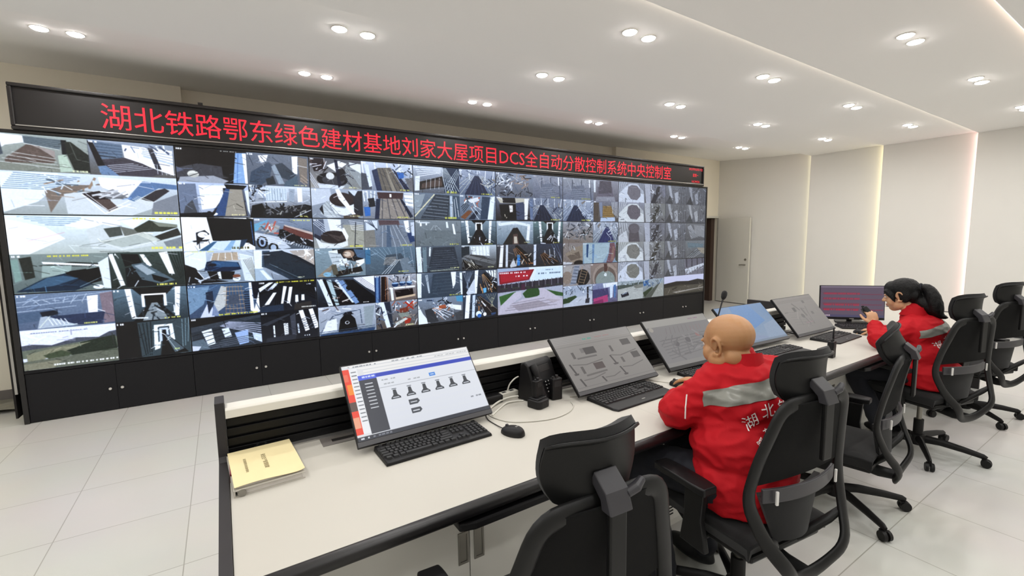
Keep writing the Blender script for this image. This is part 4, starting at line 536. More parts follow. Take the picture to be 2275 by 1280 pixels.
# ------------------------------------------------------------------ tilted monitors on the worktop
SCR = ['b dfe3ea d5d9e2;p e6e6e6 0 0 100 0 100 16 0 16;r c4c8ce .8 3 0 4 100 4 0 13 100 13;t 8d9298 3 2 26 3.6;t a0a4a8 36 2 60 3.6;t a8acb0 70 6 98 7;p d8dade 0 0 14 8 14 100 0 100;g;p e8452e 0 5 4.5 5 4.5 92 0 92;p f08c30 1 26 4.5 26 4.5 40 1 40;p e86a50 0 12 3 12 3 22 0 22;p 5a4840 0 50 4.5 50 4.5 62 0 62;p e8a080 0 70 4 70 4 84 0 84;p e6e8ec 4.5 5 10 5 10 92 4.5 92;r 7a7e84 1.4 14 5.5 10 9 10 5.5 76 9 76;p 3447b4 9.5 16.5 100 16.5 100 22 9.5 22;p 4d62d8 9.5 16.5 22 16.5 22 23 9.5 23;t c6d0f6 12 18 20 20.5;p 3a3d45 9.5 23 22 23 22 94 9.5 94;r c2c6cc 1.5 8 13 29 18.5 29 13 62 18.5 62;l 9a9ea6 .7 22 38 100 38;t a6aab0 25 27 34 28.5;t a6aab0 26 33 32 34.5;t a6aab0 44 33 52 34.5;p 4a86d8 61 30 66 30 66 35 61 35;l e6ecf6 1 62 32.5 65 32.5;p 3e4248 28.5 56.5 35.5 56.5 35.5 54.5 33.5 51 33.1 44 30.9 44 30.5 51 28.5 54.5;p c9ced8 29.7 54 34.3 54 34.3 55.2 29.7 55.2;p 6a6f78 30.3 42 33.7 42 33.7 43.2 30.3 43.2;p 3e4248 39.8 56.5 46.8 56.5 46.8 54.5 44.8 51 44.4 44 42.199999999999996 44 41.8 51 39.8 54.5;p c9ced8 41.0 54 45.599999999999994 54 45.599999999999994 55.2 41.0 55.2;p 6a6f78 41.599999999999994 42 45.0 42 45.0 43.2 41.599999999999994 43.2;p 3e4248 51.1 56.5 58.1 56.5 58.1 54.5 56.1 51 55.7 44 53.5 44 53.1 51 51.1 54.5;p c9ced8 52.300000000000004 54 56.9 54 56.9 55.2 52.300000000000004 55.2;p 6a6f78 52.9 42 56.300000000000004 42 56.300000000000004 43.2 52.9 43.2;p 3e4248 62.400000000000006 56.5 69.4 56.5 69.4 54.5 67.4 51 67.0 44 64.80000000000001 44 64.4 51 62.400000000000006 54.5;p c9ced8 63.60000000000001 54 68.2 54 68.2 55.2 63.60000000000001 55.2;p 6a6f78 64.2 42 67.60000000000001 42 67.60000000000001 43.2 64.2 43.2;p 3e4248 73.7 56.5 80.7 56.5 80.7 54.5 78.7 51 78.3 44 76.10000000000001 44 75.7 51 73.7 54.5;p c9ced8 74.9 54 79.5 54 79.5 55.2 74.9 55.2;p 6a6f78 75.5 42 78.9 42 78.9 43.2 75.5 43.2;p 3e4248 85.0 56.5 92.0 56.5 92.0 54.5 90.0 51 89.6 44 87.4 44 87.0 51 85.0 54.5;p c9ced8 86.2 54 90.8 54 90.8 55.2 86.2 55.2;p 6a6f78 86.8 42 90.2 42 90.2 43.2 86.8 43.2;p 474b52 40 62 47 62 48 66 46 69 40 69;p c8ccd4 41 65 46 65 46 66.5 41 66.5;p 474b52 40 74 47 74 48 78 46 81 40 81;p c8ccd4 41 77 46 77 46 78.5 41 78.5;t 8f949c 88 76 97 78;p 30333c 0 95 100 95 100 100 0 100;t c8ccd4 2 96.5 8 98.5;t 6d727c 10 96.5 24 98.5',
       'b 9c9894 8f8b87;p a5a29e 0 0 100 0 100 14 0 14;r 8d8987 .8 4 0 3 100 3 0 12 100 12;t 5fae9c 36 9 48 12;t b08484 52 9 70 10.5;l 7d7977 .8 0 20 100 20;p 5f5b59 14 32 17 32 17 44 14 44;p 7d7977 26 27 30 27 30 36 26 36;p 4c4847 30 27 44 27 44 40 30 40;r 6d6967 1 6 18 44 42 44 18 46 42 46;p 4c4847 5 52 7 52 9 70 7 70;l 6d6967 1.6 9 54 24 58 46 54;p 4f4b4a 5 70 11 70 10 73 6 73;p 5f5b59 62 32 65 32 65 44 62 44;p 4f4b4a 80 24 92 24 92 36 80 36;l 6d6967 1.6 58 50 70 54 94 48;p 4c4847 56 50 58 50 60 66 58 66;p 4f4b4a 55 66 62 66 61 69 56 69;p 5f5b59 16 60 19 60 19 73 16 73;p 564a48 32 58 44 58 44 70 32 70;r 6d6967 1 6 18 76 44 74 18 78 44 76;p 4c4847 8 80 10 80 12 94 10 94;l 6d6967 1.6 12 84 24 84 40 79;p 4c4847 33 84 35 84 37 94 35 94;l 6d6967 1.6 37 87 48 88 58 83;p 4f4b4a 84 52 94 52 94 64 84 64;p 5f5b59 68 58 71 58 71 68 68 68;p 4c4847 60 74 62 74 64 88 62 88;l 6d6967 1.6 64 76 76 78 94 72;p 4f4b4a 60 88 66 88 65 91 61 91;l 7d7977 1 0 95 100 95',
       'b 9a9894 7c7a7a;p a6a49f 0 0 100 0 100 15 0 15;t 98708c 70 6 84 8;p 848283 0 15 100 15 100 92 0 92;r 73696d 1 6 28 20 24 34 60 18 58 34;t 6c6a6c 12 44 40 46;r 6b696b 1.2 7 8 46 90 40 10 84 70 76;e 5f5d60 30 56 4 6;e 5f5d60 50 52 4 6;e 98706f 70 44 4 5;r 8f6f72 1 4 66 22 64 34 82 22 80 34;m 22 10 40 92 88 6e6c6e 8f8d8e 737173;e a8a49a 6 20 3 5;p 8d8b88 0 92 100 92 100 100 0 100',
       'b 5f84ae 7f93ac;p 6f8cb0 0 0 30 0 20 60 0 70;p 5784b8 30 0 70 0 80 50 40 70 26 40;p 7a8cab 0 70 40 80 70 96 0 100;p 8095b0 70 60 100 50 100 96 60 100;n .01 8;p 6d7f94 0 95 100 95 100 100 0 100',
       'b 8f8a86 86827f;r 7c7876 1 3 0 8 100 8 0 14 100 14;p 5f5b5b 30 30 38 30 38 42 30 42;p 6d6969 66 14 72 14 72 22 66 22;e 6b6767 44 56 4 6;p 736f6e 50 34 54 34 56 58 52 58;r 7d7977 1 6 12 40 30 44 14 76 60 82;p 6f6b6b 70 48 76 48 76 56 70 56;t 6d6969 6 40 14 42;m 14 24 26 90 86 7c7876 6f6b6b 948f8a;t 9a7c84 40 74 60 76']  # grey screens: their off-axis wash is painted into the picture colours
MLAB = ['tilted monitor showing a white page with rows of small black icons', 'tilted grey-screen monitor with four small machine drawings behind the desk phone', 'tilted grey-screen monitor in front of the bald man', 'tilted monitor with a plain blue screen', 'tilted grey-screen monitor nearest the upright red-screen monitor']
def make_monitor(i, loc, yaw, tilt, w_, h_, dsl, label, name='tilted_monitor', st=.9):
    t = thing(name, label, 'monitor', loc, yaw, 'monitors on the worktop')
    R = Matrix.Rotation(-tilt, 3, 'X')       # panel frame: x right, z up the panel, -y towards the viewer
    T = lambda p: tuple(R @ Vector(p))
    def tb(mb): mb.v = [T(p) for p in mb.v]; return mb
    hb = tb(M().rng((-w_/2, 0, 0), (w_/2, .018, h_)).prism([(-w_/2+.05, .04), (w_/2-.05, .04), (w_/2-.08, h_-.05), (-w_/2+.08, h_-.05)], .017, .04, 'y'))
    obj('housing', hb, MT['plastic'], t, bevel=.003)
    obj('chin_bezel', tb(M().rng((-w_/2+.001, -.002, .001), (w_/2-.001, .002, .021))), MT['gplastic'] if i in (1, 2, 4, 5) else MT['plastic'], t, bevel=.001)
    P = Paint(448, 252); P.run(dsl.replace(';g;', ';')); P.full()
    e = .006
    screen('screen', [T((-w_/2+e, -.0012, h_-e)), T((w_/2-e, -.0012, h_-e)), T((w_/2-e, -.0012, .023)), T((-w_/2+e, -.0012, .023))], screen_mat(f'monitor_picture_{i}', np.clip(P.a, 0, 1), st, .35), t)
    return t, T
for i, (mx, my, yw, tl) in enumerate(MON):
    t, T = make_monitor(i+1, (mx, my, .782), yw, tl, .605, .355, SCR[i], MLAB[i], st=(.93, .62, .62, .8, .7)[i])
    c = Vector(T((0, .04, .16)))
    obj('stand', M().tube([c, (c.x, c.y+.03, c.z-.05), (c.x, min(c.y+.035, .19), .03), (c.x, min(c.y+.035, .19), -.026)], .014, 10).box((c.x, min(c.y+.035, .19), -.026), (.12, .05, .006)), MT['plastic'], t, smooth=40)
t, T = make_monitor(6, (6.45, -3.79, .778), -.82, .06, .53, .32, 'b 6f5f72 5f5266;p 877a8c 0 0 100 0 100 5 0 5;p 66586a 0 5 100 5 100 92 0 92;r 7c4658 7 4 4 24 62 24 4 74 62 74;t a63a54 6 22 60 27;t a63a54 6 38 60 43;t b0344e 6 58 60 63;t b8304a 6 74 60 79;r 74485c 4 4 64 26 96 26 64 76 96 76;t 8a4058 66 74 96 78;p 54506e 0 92 100 92 100 100 0 100;t c8b0bc 2 93 14 97', 'upright black monitor with rows of red blocks beside the woman', 'upright_monitor', .7)
obj('stand', M().tube([(0, .03, .14), (0, .045, .06), (0, .045, -.02)], .022, 12).prism([(-.12, -.09), (.12, -.09), (.14, -.02), (.10, .11), (-.10, .11), (-.14, -.02)], -.028, -.016), MT['plastic'], t, smooth=40)
obj('badge', M().rng((-.018, -.004, .006), (.018, -.001, .014)), MT['silver'], t)
# ------------------------------------------------------------------ keyboards and mice
def keys_mesh(w_, d_, z0):
    rows = [(.006, [(i*.0198+ (0 if i == 0 else .016+(i-1)//4*.010), .0165) for i in range(13)])]
    m = M(); u = .0191
    def key(x, y, kw, kd=.0158, h=.0065):
        a, b, s_ = x-kw/2, y-kd/2, .0022
        m.add([(a, b, z0), (a+kw, b, z0), (a+kw, b+kd, z0), (a, b+kd, z0), (a+s_, b+s_, z0+h), (a+kw-s_, b+s_, z0+h), (a+kw-s_, b+kd-s_*.6, z0+h), (a+s_, b+kd-s_*.6, z0+h)],
              [(4, 5, 6, 7), (0, 1, 5, 4), (1, 2, 6, 5), (2, 3, 7, 6), (3, 0, 4, 7)])
    x0, yt = -w_/2+.022, d_/2-.018
    for i in range(13): key(x0+(i*u if i == 0 else (i+.6)*u+((i-1)//4)*.009), yt, .0158, .013)
    for r in range(4):
        off = (0, .5, .75, 1.25)[r]; n = (13, 12, 11, 10)[r]
        if r: key(x0+(off-1)*u/2+.0, yt-.027-r*u, .0158+(off-.0)*u*.98)
        for i in range(n): key(x0+(i+off+(.45 if r else 0))*u, yt-.027-r*u, .0158)
        xe = x0+(n+off+(.45 if r else 0))*u; kw = max(.016, x0+14.2*u-xe+.008); key(xe-.008+kw/2, yt-.027-r*u, kw)
    y = yt-.027-4*u
    for x, kw in ((0, .022), (1.4, .022), (2.8, .022), (6.2, .108), (9.7, .022), (11.1, .022), (12.5, .022), (13.9, .022)): key(x0+x*u, y, kw)
    for i in range(3):
        for r in range(2): key(x0+(15.35+i)*u, yt-.027-r*u, .0158)
        key(x0+(15.35+i)*u, y, .0158); key(x0+(15.35+i)*u, yt, .0158, .013)
    key(x0+16.35*u, y+u, .0158)
    for i in range(4):
        for r in range(5): key(x0+(18.7+i)*u, yt-.027-r*u, .0158)
    return m
def make_keyboard(label, rest):
    t = thing('keyboard', label, 'keyboard', (0, 0, 0), 0, 'black keyboards on the worktop')
    w_, d_ = .452, .155
    b = M(); r = .05 if rest else .0
    pr = [(-w_/2, -d_/2-r*.5), (-w_/2+.012, -d_/2-r), (w_/2-.012, -d_/2-r), (w_/2, -d_/2-r*.5), (w_/2, d_/2), (-w_/2, d_/2)]
    n = len(pr); hgt = lambda y: .013 + (y+d_/2)*.055
    b.add([(x, y, .001) for x, y in pr]+[(x*.985, y*.97, hgt(y)) for x, y in pr], [tuple(range(n)), tuple(range(2*n-1, n-1, -1))]+[(i, (i+1) % n, n+(i+1) % n, n+i) for i in range(n)])
    obj('base', b, MT['plastic'], t, bevel=.003)
    k = keys_mesh(w_, d_, 0); k.v = [(x, y, z+hgt(y)) for x, y, z in k.v]
    obj('keycaps', k, MT['plastic2'], t)
    obj('logo_plate', M().box((.0 if rest else w_/2-.05, -d_/2-.02 if rest else d_/2-.012, hgt(-d_/2-.02 if rest else d_/2-.012)+.0012), (.024 if rest else .05, .006, .001)), MT['silver'], t)
    return t
KB = [(2.205, -3.945, rad(1.5), 0, 'black keyboard in front of the white-page monitor with icon rows'), (3.265, -3.995, rad(2), 1, 'black keyboard with wrist rest left of the bald man'),
      (3.99, -3.985, rad(1), 0, 'black keyboard partly hidden behind the bald man'), (4.78, -3.985, rad(-1), 1, 'black keyboard with wrist rest in front of the blue screen'),
      (5.60, -3.985, rad(2), 1, 'black keyboard between the blue screen and the woman'), (6.26, -3.985, -.82, 0, 'black keyboard at the foot of the upright red-screen monitor')]
kb = [make_keyboard(KB[0][4], 0), make_keyboard(KB[1][4], 1)]
for q, (x, y, a, rest, lab) in enumerate(KB):
    if q < 2: kb[q].location = (x, y, DZ); kb[q].rotation_euler = (0, 0, a)
    else: dup(kb[rest], (x, y, DZ), a, lab)
def make_mouse(label):
    t = thing('mouse', label, 'mouse', (0, 0, 0), 0, 'black computer mice')
    def f(u, v):
        a = pi*u; y = .055*math.cos(pi*v); w_ = .031*math.sin(pi*v)**.55*(1-.12*math.cos(2*pi*v)); h = .036*math.sin(pi*v)**.6*(1-.22*math.cos(pi*v))
        return (w_*math.cos(a), y, .002+h*math.sin(a)**.8)
    obj('shell', M().patch(f, 14, 16), MT['plastic'], t, smooth=60)
    obj('wheel', M().cyl((-.004, .03, .031), (.004, .03, .031), .007), MT['gplastic'], t, smooth=40)
    obj('logo', M().box((0, -.02, .0385), (.014, .008, .001)), MT['silver'], t)
    return t
ms = make_mouse('black mouse by the coiled cable in front of the desk phone'); ms.location = (2.513, -4.05, DZ); ms.rotation_euler = (0, 0, rad(22))
dup(ms, (3.607, -4.05, DZ), rad(15), 'black mouse under the hand of the bald man')
dup(ms, (4.395, -4.03, DZ), rad(-20), 'black mouse beside the keyboard of the blue screen')
dup(ms, (5.95, -4.04, DZ), rad(-30), 'black mouse under the hand of the woman')
def cable(name, pts, r, m, label, closed=False, cat='cable', group=None):
    P = [Vector(p) for p in pts]; out = []
    n = len(P)
    for i in range(n-1):
        a, b, c, d = P[max(i-1, 0)], P[i], P[i+1], P[min(i+2, n-1)]
        for k in range(8):
            t = k/8; out.append(.5*((2*b)+(c-a)*t+(2*a-5*b+4*c-d)*t*t+(3*b-a-3*c+d)*t**3))
    out.append(P[-1]); return tag(obj(name, M().tube(out, r, 8), m, None, smooth=70), label, cat, group)
z = DZ+.003
cable('cable', [(2.53, -3.80, z), (2.535, -3.86, z), (2.57, -3.94, z), (2.66, -3.995, z), (2.76, -4.02, z), (2.86, -4.0, z), (2.93, -3.95, z), (2.955, -3.90, z)], .0025, MT['cable_g'], 'thin grey cable curving in a loop on the worktop before the phone')
cable('cable', [(2.50, -3.985, z+.004), (2.50, -3.93, z), (2.50, -3.86, z), (2.53, -3.78, z)], .0022, MT['cable_b'], 'thin dark mouse cable running back beside the white-page monitor')
cable('cable', [(2.52, -3.80, z), (2.60, -3.735, z+.004), (2.68, -3.70, z+.01), (2.76, -3.705, z+.012), (2.84, -3.72, z)], .005, MT['cable_w'], 'thicker white cable running from the monitor edge towards the desk phone')
cable('cable', [(2.54, -3.83, z), (2.62, -3.77, z), (2.69, -3.735, z+.004), (2.77, -3.75, z)], .0045, MT['cable_w'], 'second white cable lying nearer the front below the power strip')
cable('cable', [(2.735, -3.655, .785), (2.745, -3.662, .82), (2.77, -3.668, .845), (2.80, -3.66, .85)], .004, MT['cable_w'], 'short white cable rising from the power strip to the phone')
cable('cable', [(3.0, -3.84, z), (3.06, -3.86, z), (3.15, -3.85, z), (3.25, -3.80, z)], .003, MT['cable_g'], 'thin grey cable disappearing under the four-drawing monitor')
cable('cable', [(3.60, -3.995, z+.004), (3.585, -3.95, z), (3.56, -3.90, z), (3.54, -3.80, z)], .0022, MT['cable_g'], 'mouse cable in front of the bald man')
cable('cable', [(4.95, -4.02, z), (5.02, -3.99, z), (5.06, -3.93, z), (5.0, -3.86, z), (4.9, -3.80, z)], .0022, MT['cable_g'], 'thin cable curling off the keyboard of the blue screen')
tag(obj('power_adapter', M().rng((-.05, -.03, 0), (.05, .03, .04)), MT['plastic'], None, (2.63, -3.675, DZ), bevel=.008), 'black power adapter lying between the white-page monitor and the white power strip', 'adapter')
ps = thing('power_strip', 'white power strip lying against the black slatted partition', 'power strip', (2.735, -3.66, DZ+.006), rad(6))
obj('body', M().rng((-.055, -.018, 0), (.055, .018, .028)), MT['cable_w'], ps, bevel=.004)
obj('sockets', M().rng((-.04, -.008, .028), (-.015, .008, .0285)).rng((.01, -.008, .028), (.035, .008, .0285)), MT['gplastic'], ps)
# ------------------------------------------------------------------ desk phone, handhelds, microphone, papers
ph = thing('desk_phone', 'black wedge-shaped desk phone with keypad against the partition', 'phone', (2.87, -3.73, DZ), rad(14))
def wedge(y0, y1, zt): return None
sd = [(-.075, 0), (-.085, .02), (-.02, .185), (.005, .20), (.03, .19), (.055, .0)]
obj('body', M().prism(sd, -.095, .095, 'x'), MT['plastic'], ph, bevel=.008)
fx = Vector((0, .065, .165)).normalized(); nx = Vector((0, -.165, .065)).normalized()
def on(u, v, h=0.0): return Vector((u, -.085, .02)) + fx*v + nx*h
Rf = Matrix((Vector((1, 0, 0)), fx, nx)).transposed()
obj('display', M().box(on(.015, .145, .001), (.085, .034, .004), Rf), MT['led'], ph, bevel=.001)
kp = M()
for a in range(3):
    for b in range(4): kp.box(on(-.005+a*.022, .025+b*.017, .003), (.014, .010, .006), Rf)
for b in range(4): kp.box(on(.07, .03+b*.018, .003), (.012, .008, .006), Rf)
obj('keypad', kp, MT['plastic2'], ph, bevel=.001)
kd = M()
for a in range(3):
    for b in range(4): kd.box(on(-.005+a*.022, .025+b*.017, .0064), (.004, .005, .0006), Rf)
obj('key_legends', kd, MT['wclip'], ph)
obj('handset', M().tube([on(-.068, -.005+i*.02, .012+.012*math.sin(pi*i/9)) for i in range(10)], [.017, .02, .018, .014, .013, .013, .014, .018, .02, .017], 12), MT['plastic'], ph, smooth=60)
def make_radio(label, loc, rz, antenna=True, knob=True):
    t = thing('walkie_talkie', label, 'walkie-talkie', loc, rz, 'handheld radios')
    obj('body', M().prism([(-.028, -.016), (.028, -.016), (.03, -.01), (.03, .014), (.024, .018), (-.024, .018), (-.03, .014), (-.03, -.01)], 0, .112), MT['plastic'], t, bevel=.005)
    obj('grille', M().rng((-.02, -.0175, .07), (.02, -.0155, .10)), MT['plastic2'], t)
    obj('clip', M().rng((-.010, .018, .03), (.010, .026, .10)), MT['gplastic'], t, bevel=.002)
    k = M().cyl((.004, 0, .11), (.004, 0, .126), .008); k.cyl((-.018, 0, .11), (-.018, 0, .122), .006)
    obj('knobs', k, MT['plastic2'], t, smooth=40)
    if antenna: obj('antenna', M().tube([(.02, .002, .11), (.02, .002, .13), (.02, .002, .185), (.02, .002, .20)], [.007, .006, .0045, .003], 10), MT['plastic'], t, smooth=50)
    return t
ch = thing('radio_charger', 'black charging cradle standing on the worktop before the desk phone', 'charger', (2.79, -3.85, DZ), rad(15))
obj('cradle', M().prism([(-.045, -.03), (-.03, -.045), (.03, -.045), (.045, -.03), (.045, .035), (-.045, .035)], 0, .042), MT['plastic'], ch, bevel=.008, seg=3)
obj('indicator', M().box((.018, -.0455, .022), (.008, .002, .004)), MT['gplastic'], ch)
obj('cradle_rim', M().prism([(-.037, -.026), (.037, -.026), (.037, .03), (-.037, .03)], .042, .048), MT['plastic2'], ch, bevel=.003)
make_radio('black handheld radio standing in the charging cradle', (2.79, -3.845, DZ+.0485), rad(15), False).scale = (.9, .9, .74)
make_radio('black handheld radio standing on the worktop right of the charging cradle', (2.925, -3.82, DZ), rad(-8), False)
make_radio('black handheld radio with antenna standing on the worktop beyond the bald man', (4.93, -4.25, DZ), rad(5), True)
mi = thing('gooseneck_microphone', 'black gooseneck microphone rising behind the head of the bald man', 'microphone', (4.40, -3.74, DZ))
obj('foot', M().lathe([(.05, 0), (.05, .02), (.04, .028), (.012, .032), (.01, .05)], 24), MT['plastic'], mi, smooth=40)
gn = [(0, 0, .04), (0, 0, .12), (.01, 0, .2), (.03, 0, .27), (.07, .005, .345), (.098, .01, .385)]
obj('gooseneck', M().tube(gn, [.006, .006, .0055, .005, .005, .006], 10), MT['plastic'], mi, smooth=70)
obj('mic_head', M().tube([(.092, .009, .375), (.10, .011, .388), (.112, .013, .408), (.121, .015, .424), (.127, .016, .433)], [.008, .0165, .02, .0175, .008], 16), MT['cushion'], mi, smooth=70)
bk = thing('binder', 'grey ring binder under the yellow report on the worktop corner', 'binder', (1.610, -3.795, DZ), rad(3))
obj('bottom_board', M().rng((-.105, -.15, 0), (.105, .15, .004)), MT['board'], bk)
obj('top_board', M().rng((-.105, -.15, .020), (.105, .15, .023)), MT['board'], bk)
obj('spine', M().rng((-.109, -.15, 0), (-.104, .15, .023)), MT['board'], bk)
obj('papers', M().rng((-.098, -.142, .004), (.098, .145, .020)), MT['paper'], bk)
obj('ring_hole', M().lathe([(.007, 0), (.012, 0), (.012, .004), (.007, .004)], 20, (0, 0, 0)), MT['steel'], bk, smooth=40).matrix_local = Matrix.Translation((-.085, -.15, .0115)) @ Matrix.Rotation(rad(90), 4, 'X')
rp = thing('report', 'yellow-covered report lying on the grey ring binder', 'report', (1.610, -3.79, DZ+.0235), rad(3))
obj('pages', M().rng((-.10, -.14, 0), (.100, .142, .006)), MT['paper'], rp)
def cov(u, v):
    x, y = -.106+.212*u, -.149+.298*v
    return (x, y, .0085+.006*max(0, (u-.86)/.14)**2*(1-v)+.003*(1-v)**3*math.sin(5*u))
obj('cover', M().patch(cov, 16, 16, .0012), MT['yellow'], rp, smooth=60)
for nm, s_, sz, px_ in (('title', '安全生产管理制度', .016, -.0), ('subtitle', '湖北铁路鄂东绿色建材基地', .010, -.06)):
    me = text_mesh(s_, sz); me.transform(Matrix.Translation((px_, 0, .0102)) @ Matrix.Rotation(rad(-90), 4, 'Z')); link(nm, me, MT['ink'], rp)
tag(obj('cloth_strip', M().rng((-.004, -.05, 0), (.002, .05, .03)), MT['maroon'], None, (1.5055, -3.78, DZ)), 'dark red cloth strip between the binder and the black end panel', 'cloth')
pn = thing('pen', 'silver pen lying on the worktop by the elbow of the bald man', 'pen', (3.345, -4.16, DZ+.005), rad(12))
obj('barrel', M().tube([(-.03, 0, 0), (.06, 0, 0)], .004, 10), MT['plastic'], pn, smooth=50)
obj('tip', M().tube([(-.03, 0, 0), (-.05, 0, -.001), (-.062, 0, -.002)], [.0042, .0035, .001], 10), MT['steel'], pn, smooth=50)
def crumple(u, v):
    x, y = -.9+1.0*u, -.5*v
    return (x, y, .012+.012*math.sin(7*u+3*v)+.01*math.sin(11*v+5*u*u))
tag(obj('dust_sheet', M().patch(crumple, 20, 12, .002), MT['sheet'], None, (-.22, .98, .012), smooth=60), 'crumpled grey plastic sheet on the floor by the left wall', 'sheet')
# ------------------------------------------------------------------ swivel chairs
def rounded(P, r=.03, k=4):
    out = []; n = len(P); P = [Vector(p) for p in P]
    for i in range(n):
        a, b, c = P[i-1], P[i], P[(i+1) % n]; d1, d2 = (a-b), (c-b); q = min(r, d1.length*.45, d2.length*.45)
        s_, e_ = b+d1.normalized()*q, b+d2.normalized()*q
        for j in range(k+1):
            t = j/k; out.append(s_*(1-t)**2+b*2*t*(1-t)+e_*t*t)
    return out
CHG = 'black mesh swivel chairs at the console'
def back_y(z): 
    pts = [(.33, -.255), (.437, -.295), (.56, -.245), (.665, -.215), (.8, -.232), (1.0, -.272)]
    for (a, ya), (b, yb) in zip(pts, pts[1:]):
        if z <= b: return ya+(yb-ya)*(z-a)/(b-a)
    return -.256
def back_w(z):
    pts = [(.437, .165), (.56, .235), (.665, .262), (.8, .235), (1.0, .172)]
    for (a, wa), (b, wb) in zip(pts, pts[1:]):
        if z <= b: return wa+(wb-wa)*max(0, (z-a)/(b-a))
    return .17
def make_chair(label):
    t = thing('swivel_chair', label, 'chair', (0, 0, 0), 0, CHG)
    # seat
    def st(u, v):
        x = (u-.5)*.47; y = -.21+.46*v; e = max(abs(u-.5)*2, abs(v-.5)*2)
        return (x*(1-.06*abs(v-.5)), y, .485+.012*(1-e**4)-.02*max(0, (v-.8)/.2)**2-.012*e**8)
    obj('seat', M().patch(st, 14, 14, .065), MT['cushion'], t, smooth=50, bevel=.012)
    obj('seat_pan', M().prism([(-.2, -.2), (.2, -.2), (.215, .1), (.17, .2), (-.17, .2), (-.215, .1)], .395, .425).rng((-.07, -.12, .345), (.07, .09, .395)), MT['frame2'], t, bevel=.01)
    lv = obj('tilt_lever', M().tube([(.06, .03, .37), (.2, .04, .37), (.26, .04, .375)], [.006, .006, .012], 10), MT['frame2'], t, smooth=50)
    # back frame: one closed loop that widens at the lumbar and sweeps back under the seat
    half = [(-.172, -.272, 1.0), (-.235, -.232, .80), (-.262, -.215, .665), (-.225, -.262, .53), (-.165, -.315, .437), (-.07, -.275, .345)]
    loop = half + [(-p[0], p[1], p[2]) for p in reversed(half)]
    obj('back_frame', M().tube(rounded(loop, .055, 5), .0135, 12, closed=True, flat=2.0, up=(0, 1, 0)), MT['frame2'], t, smooth=60)
    obj('back_support', M().tube([(0, -.10, .36), (0, -.2, .345), (0, -.275, .35)], [.032, .03, .026], 12).tube([(-.225, -.262, .53), (-.16, -.25, .50), (-.08, -.2, .43), (-.04, -.14, .37)], [.013, .017, .018, .018], 10).tube([(.225, -.262, .53), (.16, -.25, .50), (.08, -.2, .43), (.04, -.14, .37)], [.013, .017, .018, .018], 10), MT['frame2'], t, smooth=60)
    def up_(u, v):
        z_ = .715+.285*v; w_ = back_w(z_)-.008; s_ = (u-.5)*2
        return (s_*w_, back_y(z_)-.028*(1-s_*s_), z_+.006*(1-s_*s_))
    obj('back_mesh', M().patch(up_, 12, 10, .006), MT['mesh'], t, smooth=60)
    def lo_(u, v):
        z_ = .47+.185*v; s_ = (u-.5)*2; w_ = .10+.075*v
        return (s_*w_, -.215-.03*(1-s_*s_)+.012*v, z_)
    obj('lumbar_pad', M().patch(lo_, 12, 10, .02), MT['cushion'], t, smooth=60)
    def bd(u, v):
        s_ = (u-.5)*2; return (s_*.205, -.235-.038*(1-s_*s_), .648+.052*v)
    obj('lumbar_band', M().patch(bd, 14, 3, .012), MT['gplastic'], t, smooth=60, bevel=.003)
    for sx in (-1, 1): obj('band_clip', M().box((sx*.168, -.262, .674), (.010, .008, .05), Matrix.Rotation(sx*.25, 3, 'Z')), MT['wclip'], t, bevel=.002)
    # head rest on its post
    obj('headrest_post', M().rng((-.024, -.322, .80), (.024, -.306, 1.03)), MT['frame2'], t, bevel=.004)
    br = M(); br.prism([(-.332, 1.0), (-.315, 1.045), (-.272, 1.078), (-.262, 1.052), (-.295, 1.022), (-.30, 1.0)], -.032, .032, 'x')
    br.tube([(.03, -.312, 1.03), (.055, -.316, 1.04), (.075, -.314, 1.055)], [.012, .013, .009], 10)
    obj('headrest_bracket', br, MT['gplastic'], t, bevel=.003)
    def hr(u, v):
        s_ = (u-.5)*2; q = (v-.5)*2; k = (1-.10*q*q)
        return (s_*.142*(1-.12*max(0, -q)**2)*k, -.270+.05*s_*s_-.012*q*q+(-.018 if v > .92 else 0)*(v-.92)/.08, 1.075+q*.082-.012*s_**4*q)
    obj('headrest_shell', M().patch(hr, 16, 12, .008), MT['frame2'], t, smooth=60, bevel=.002)
    def hc(u, v):
        s_ = (u-.5)*2; q = (v-.5)*2; p = hr(u, v); e = max(abs(s_), abs(q))
        return (p[0]*.965, p[1]+.010+.022*(1-e**4), p[2]*1.0+.004*q)
    obj('headrest_cushion', M().patch(hc, 14, 10, .02), MT['cushion'], t, smooth=60)
    for sx in (-1, 1):
        a = obj('armrest', M().prism([(-.075, .38), (.05, .38), (.03, .5), (.03, .62), (-.06, .62), (-.05, .5)], sx*.262, sx*.29, 'x').tube([(sx*.15, -.01, .41), (sx*.276, -.01, .40)], .018, 8), MT['frame2'], t, bevel=.006)
        def pd(u, v, sx=sx): 
            s_ = (u-.5)*2; q = (v-.5)*2
            return (sx*.287+s_*.043*(1-.25*q**4), .035+q*.128, .655+.006*(1-s_*s_)*(1-q*q))
        obj('arm_pad', M().patch(pd, 8, 12, .032), MT['plastic'], a, smooth=60, bevel=.006)
    obj('lift_sleeve', M().cyl((0, 0, .10), (0, 0, .235), .029), MT['nylon'], t, smooth=40); obj('gas_lift', M().cyl((0, 0, .23), (0, 0, .35), .0155), MT['steel'], t, smooth=40)
    hb = obj('base_hub', M().lathe([(.02, .045), (.04, .05), (.05, .085), (.045, .125), (.03, .13)], 24), MT['nylon'], t, smooth=40)
    return t
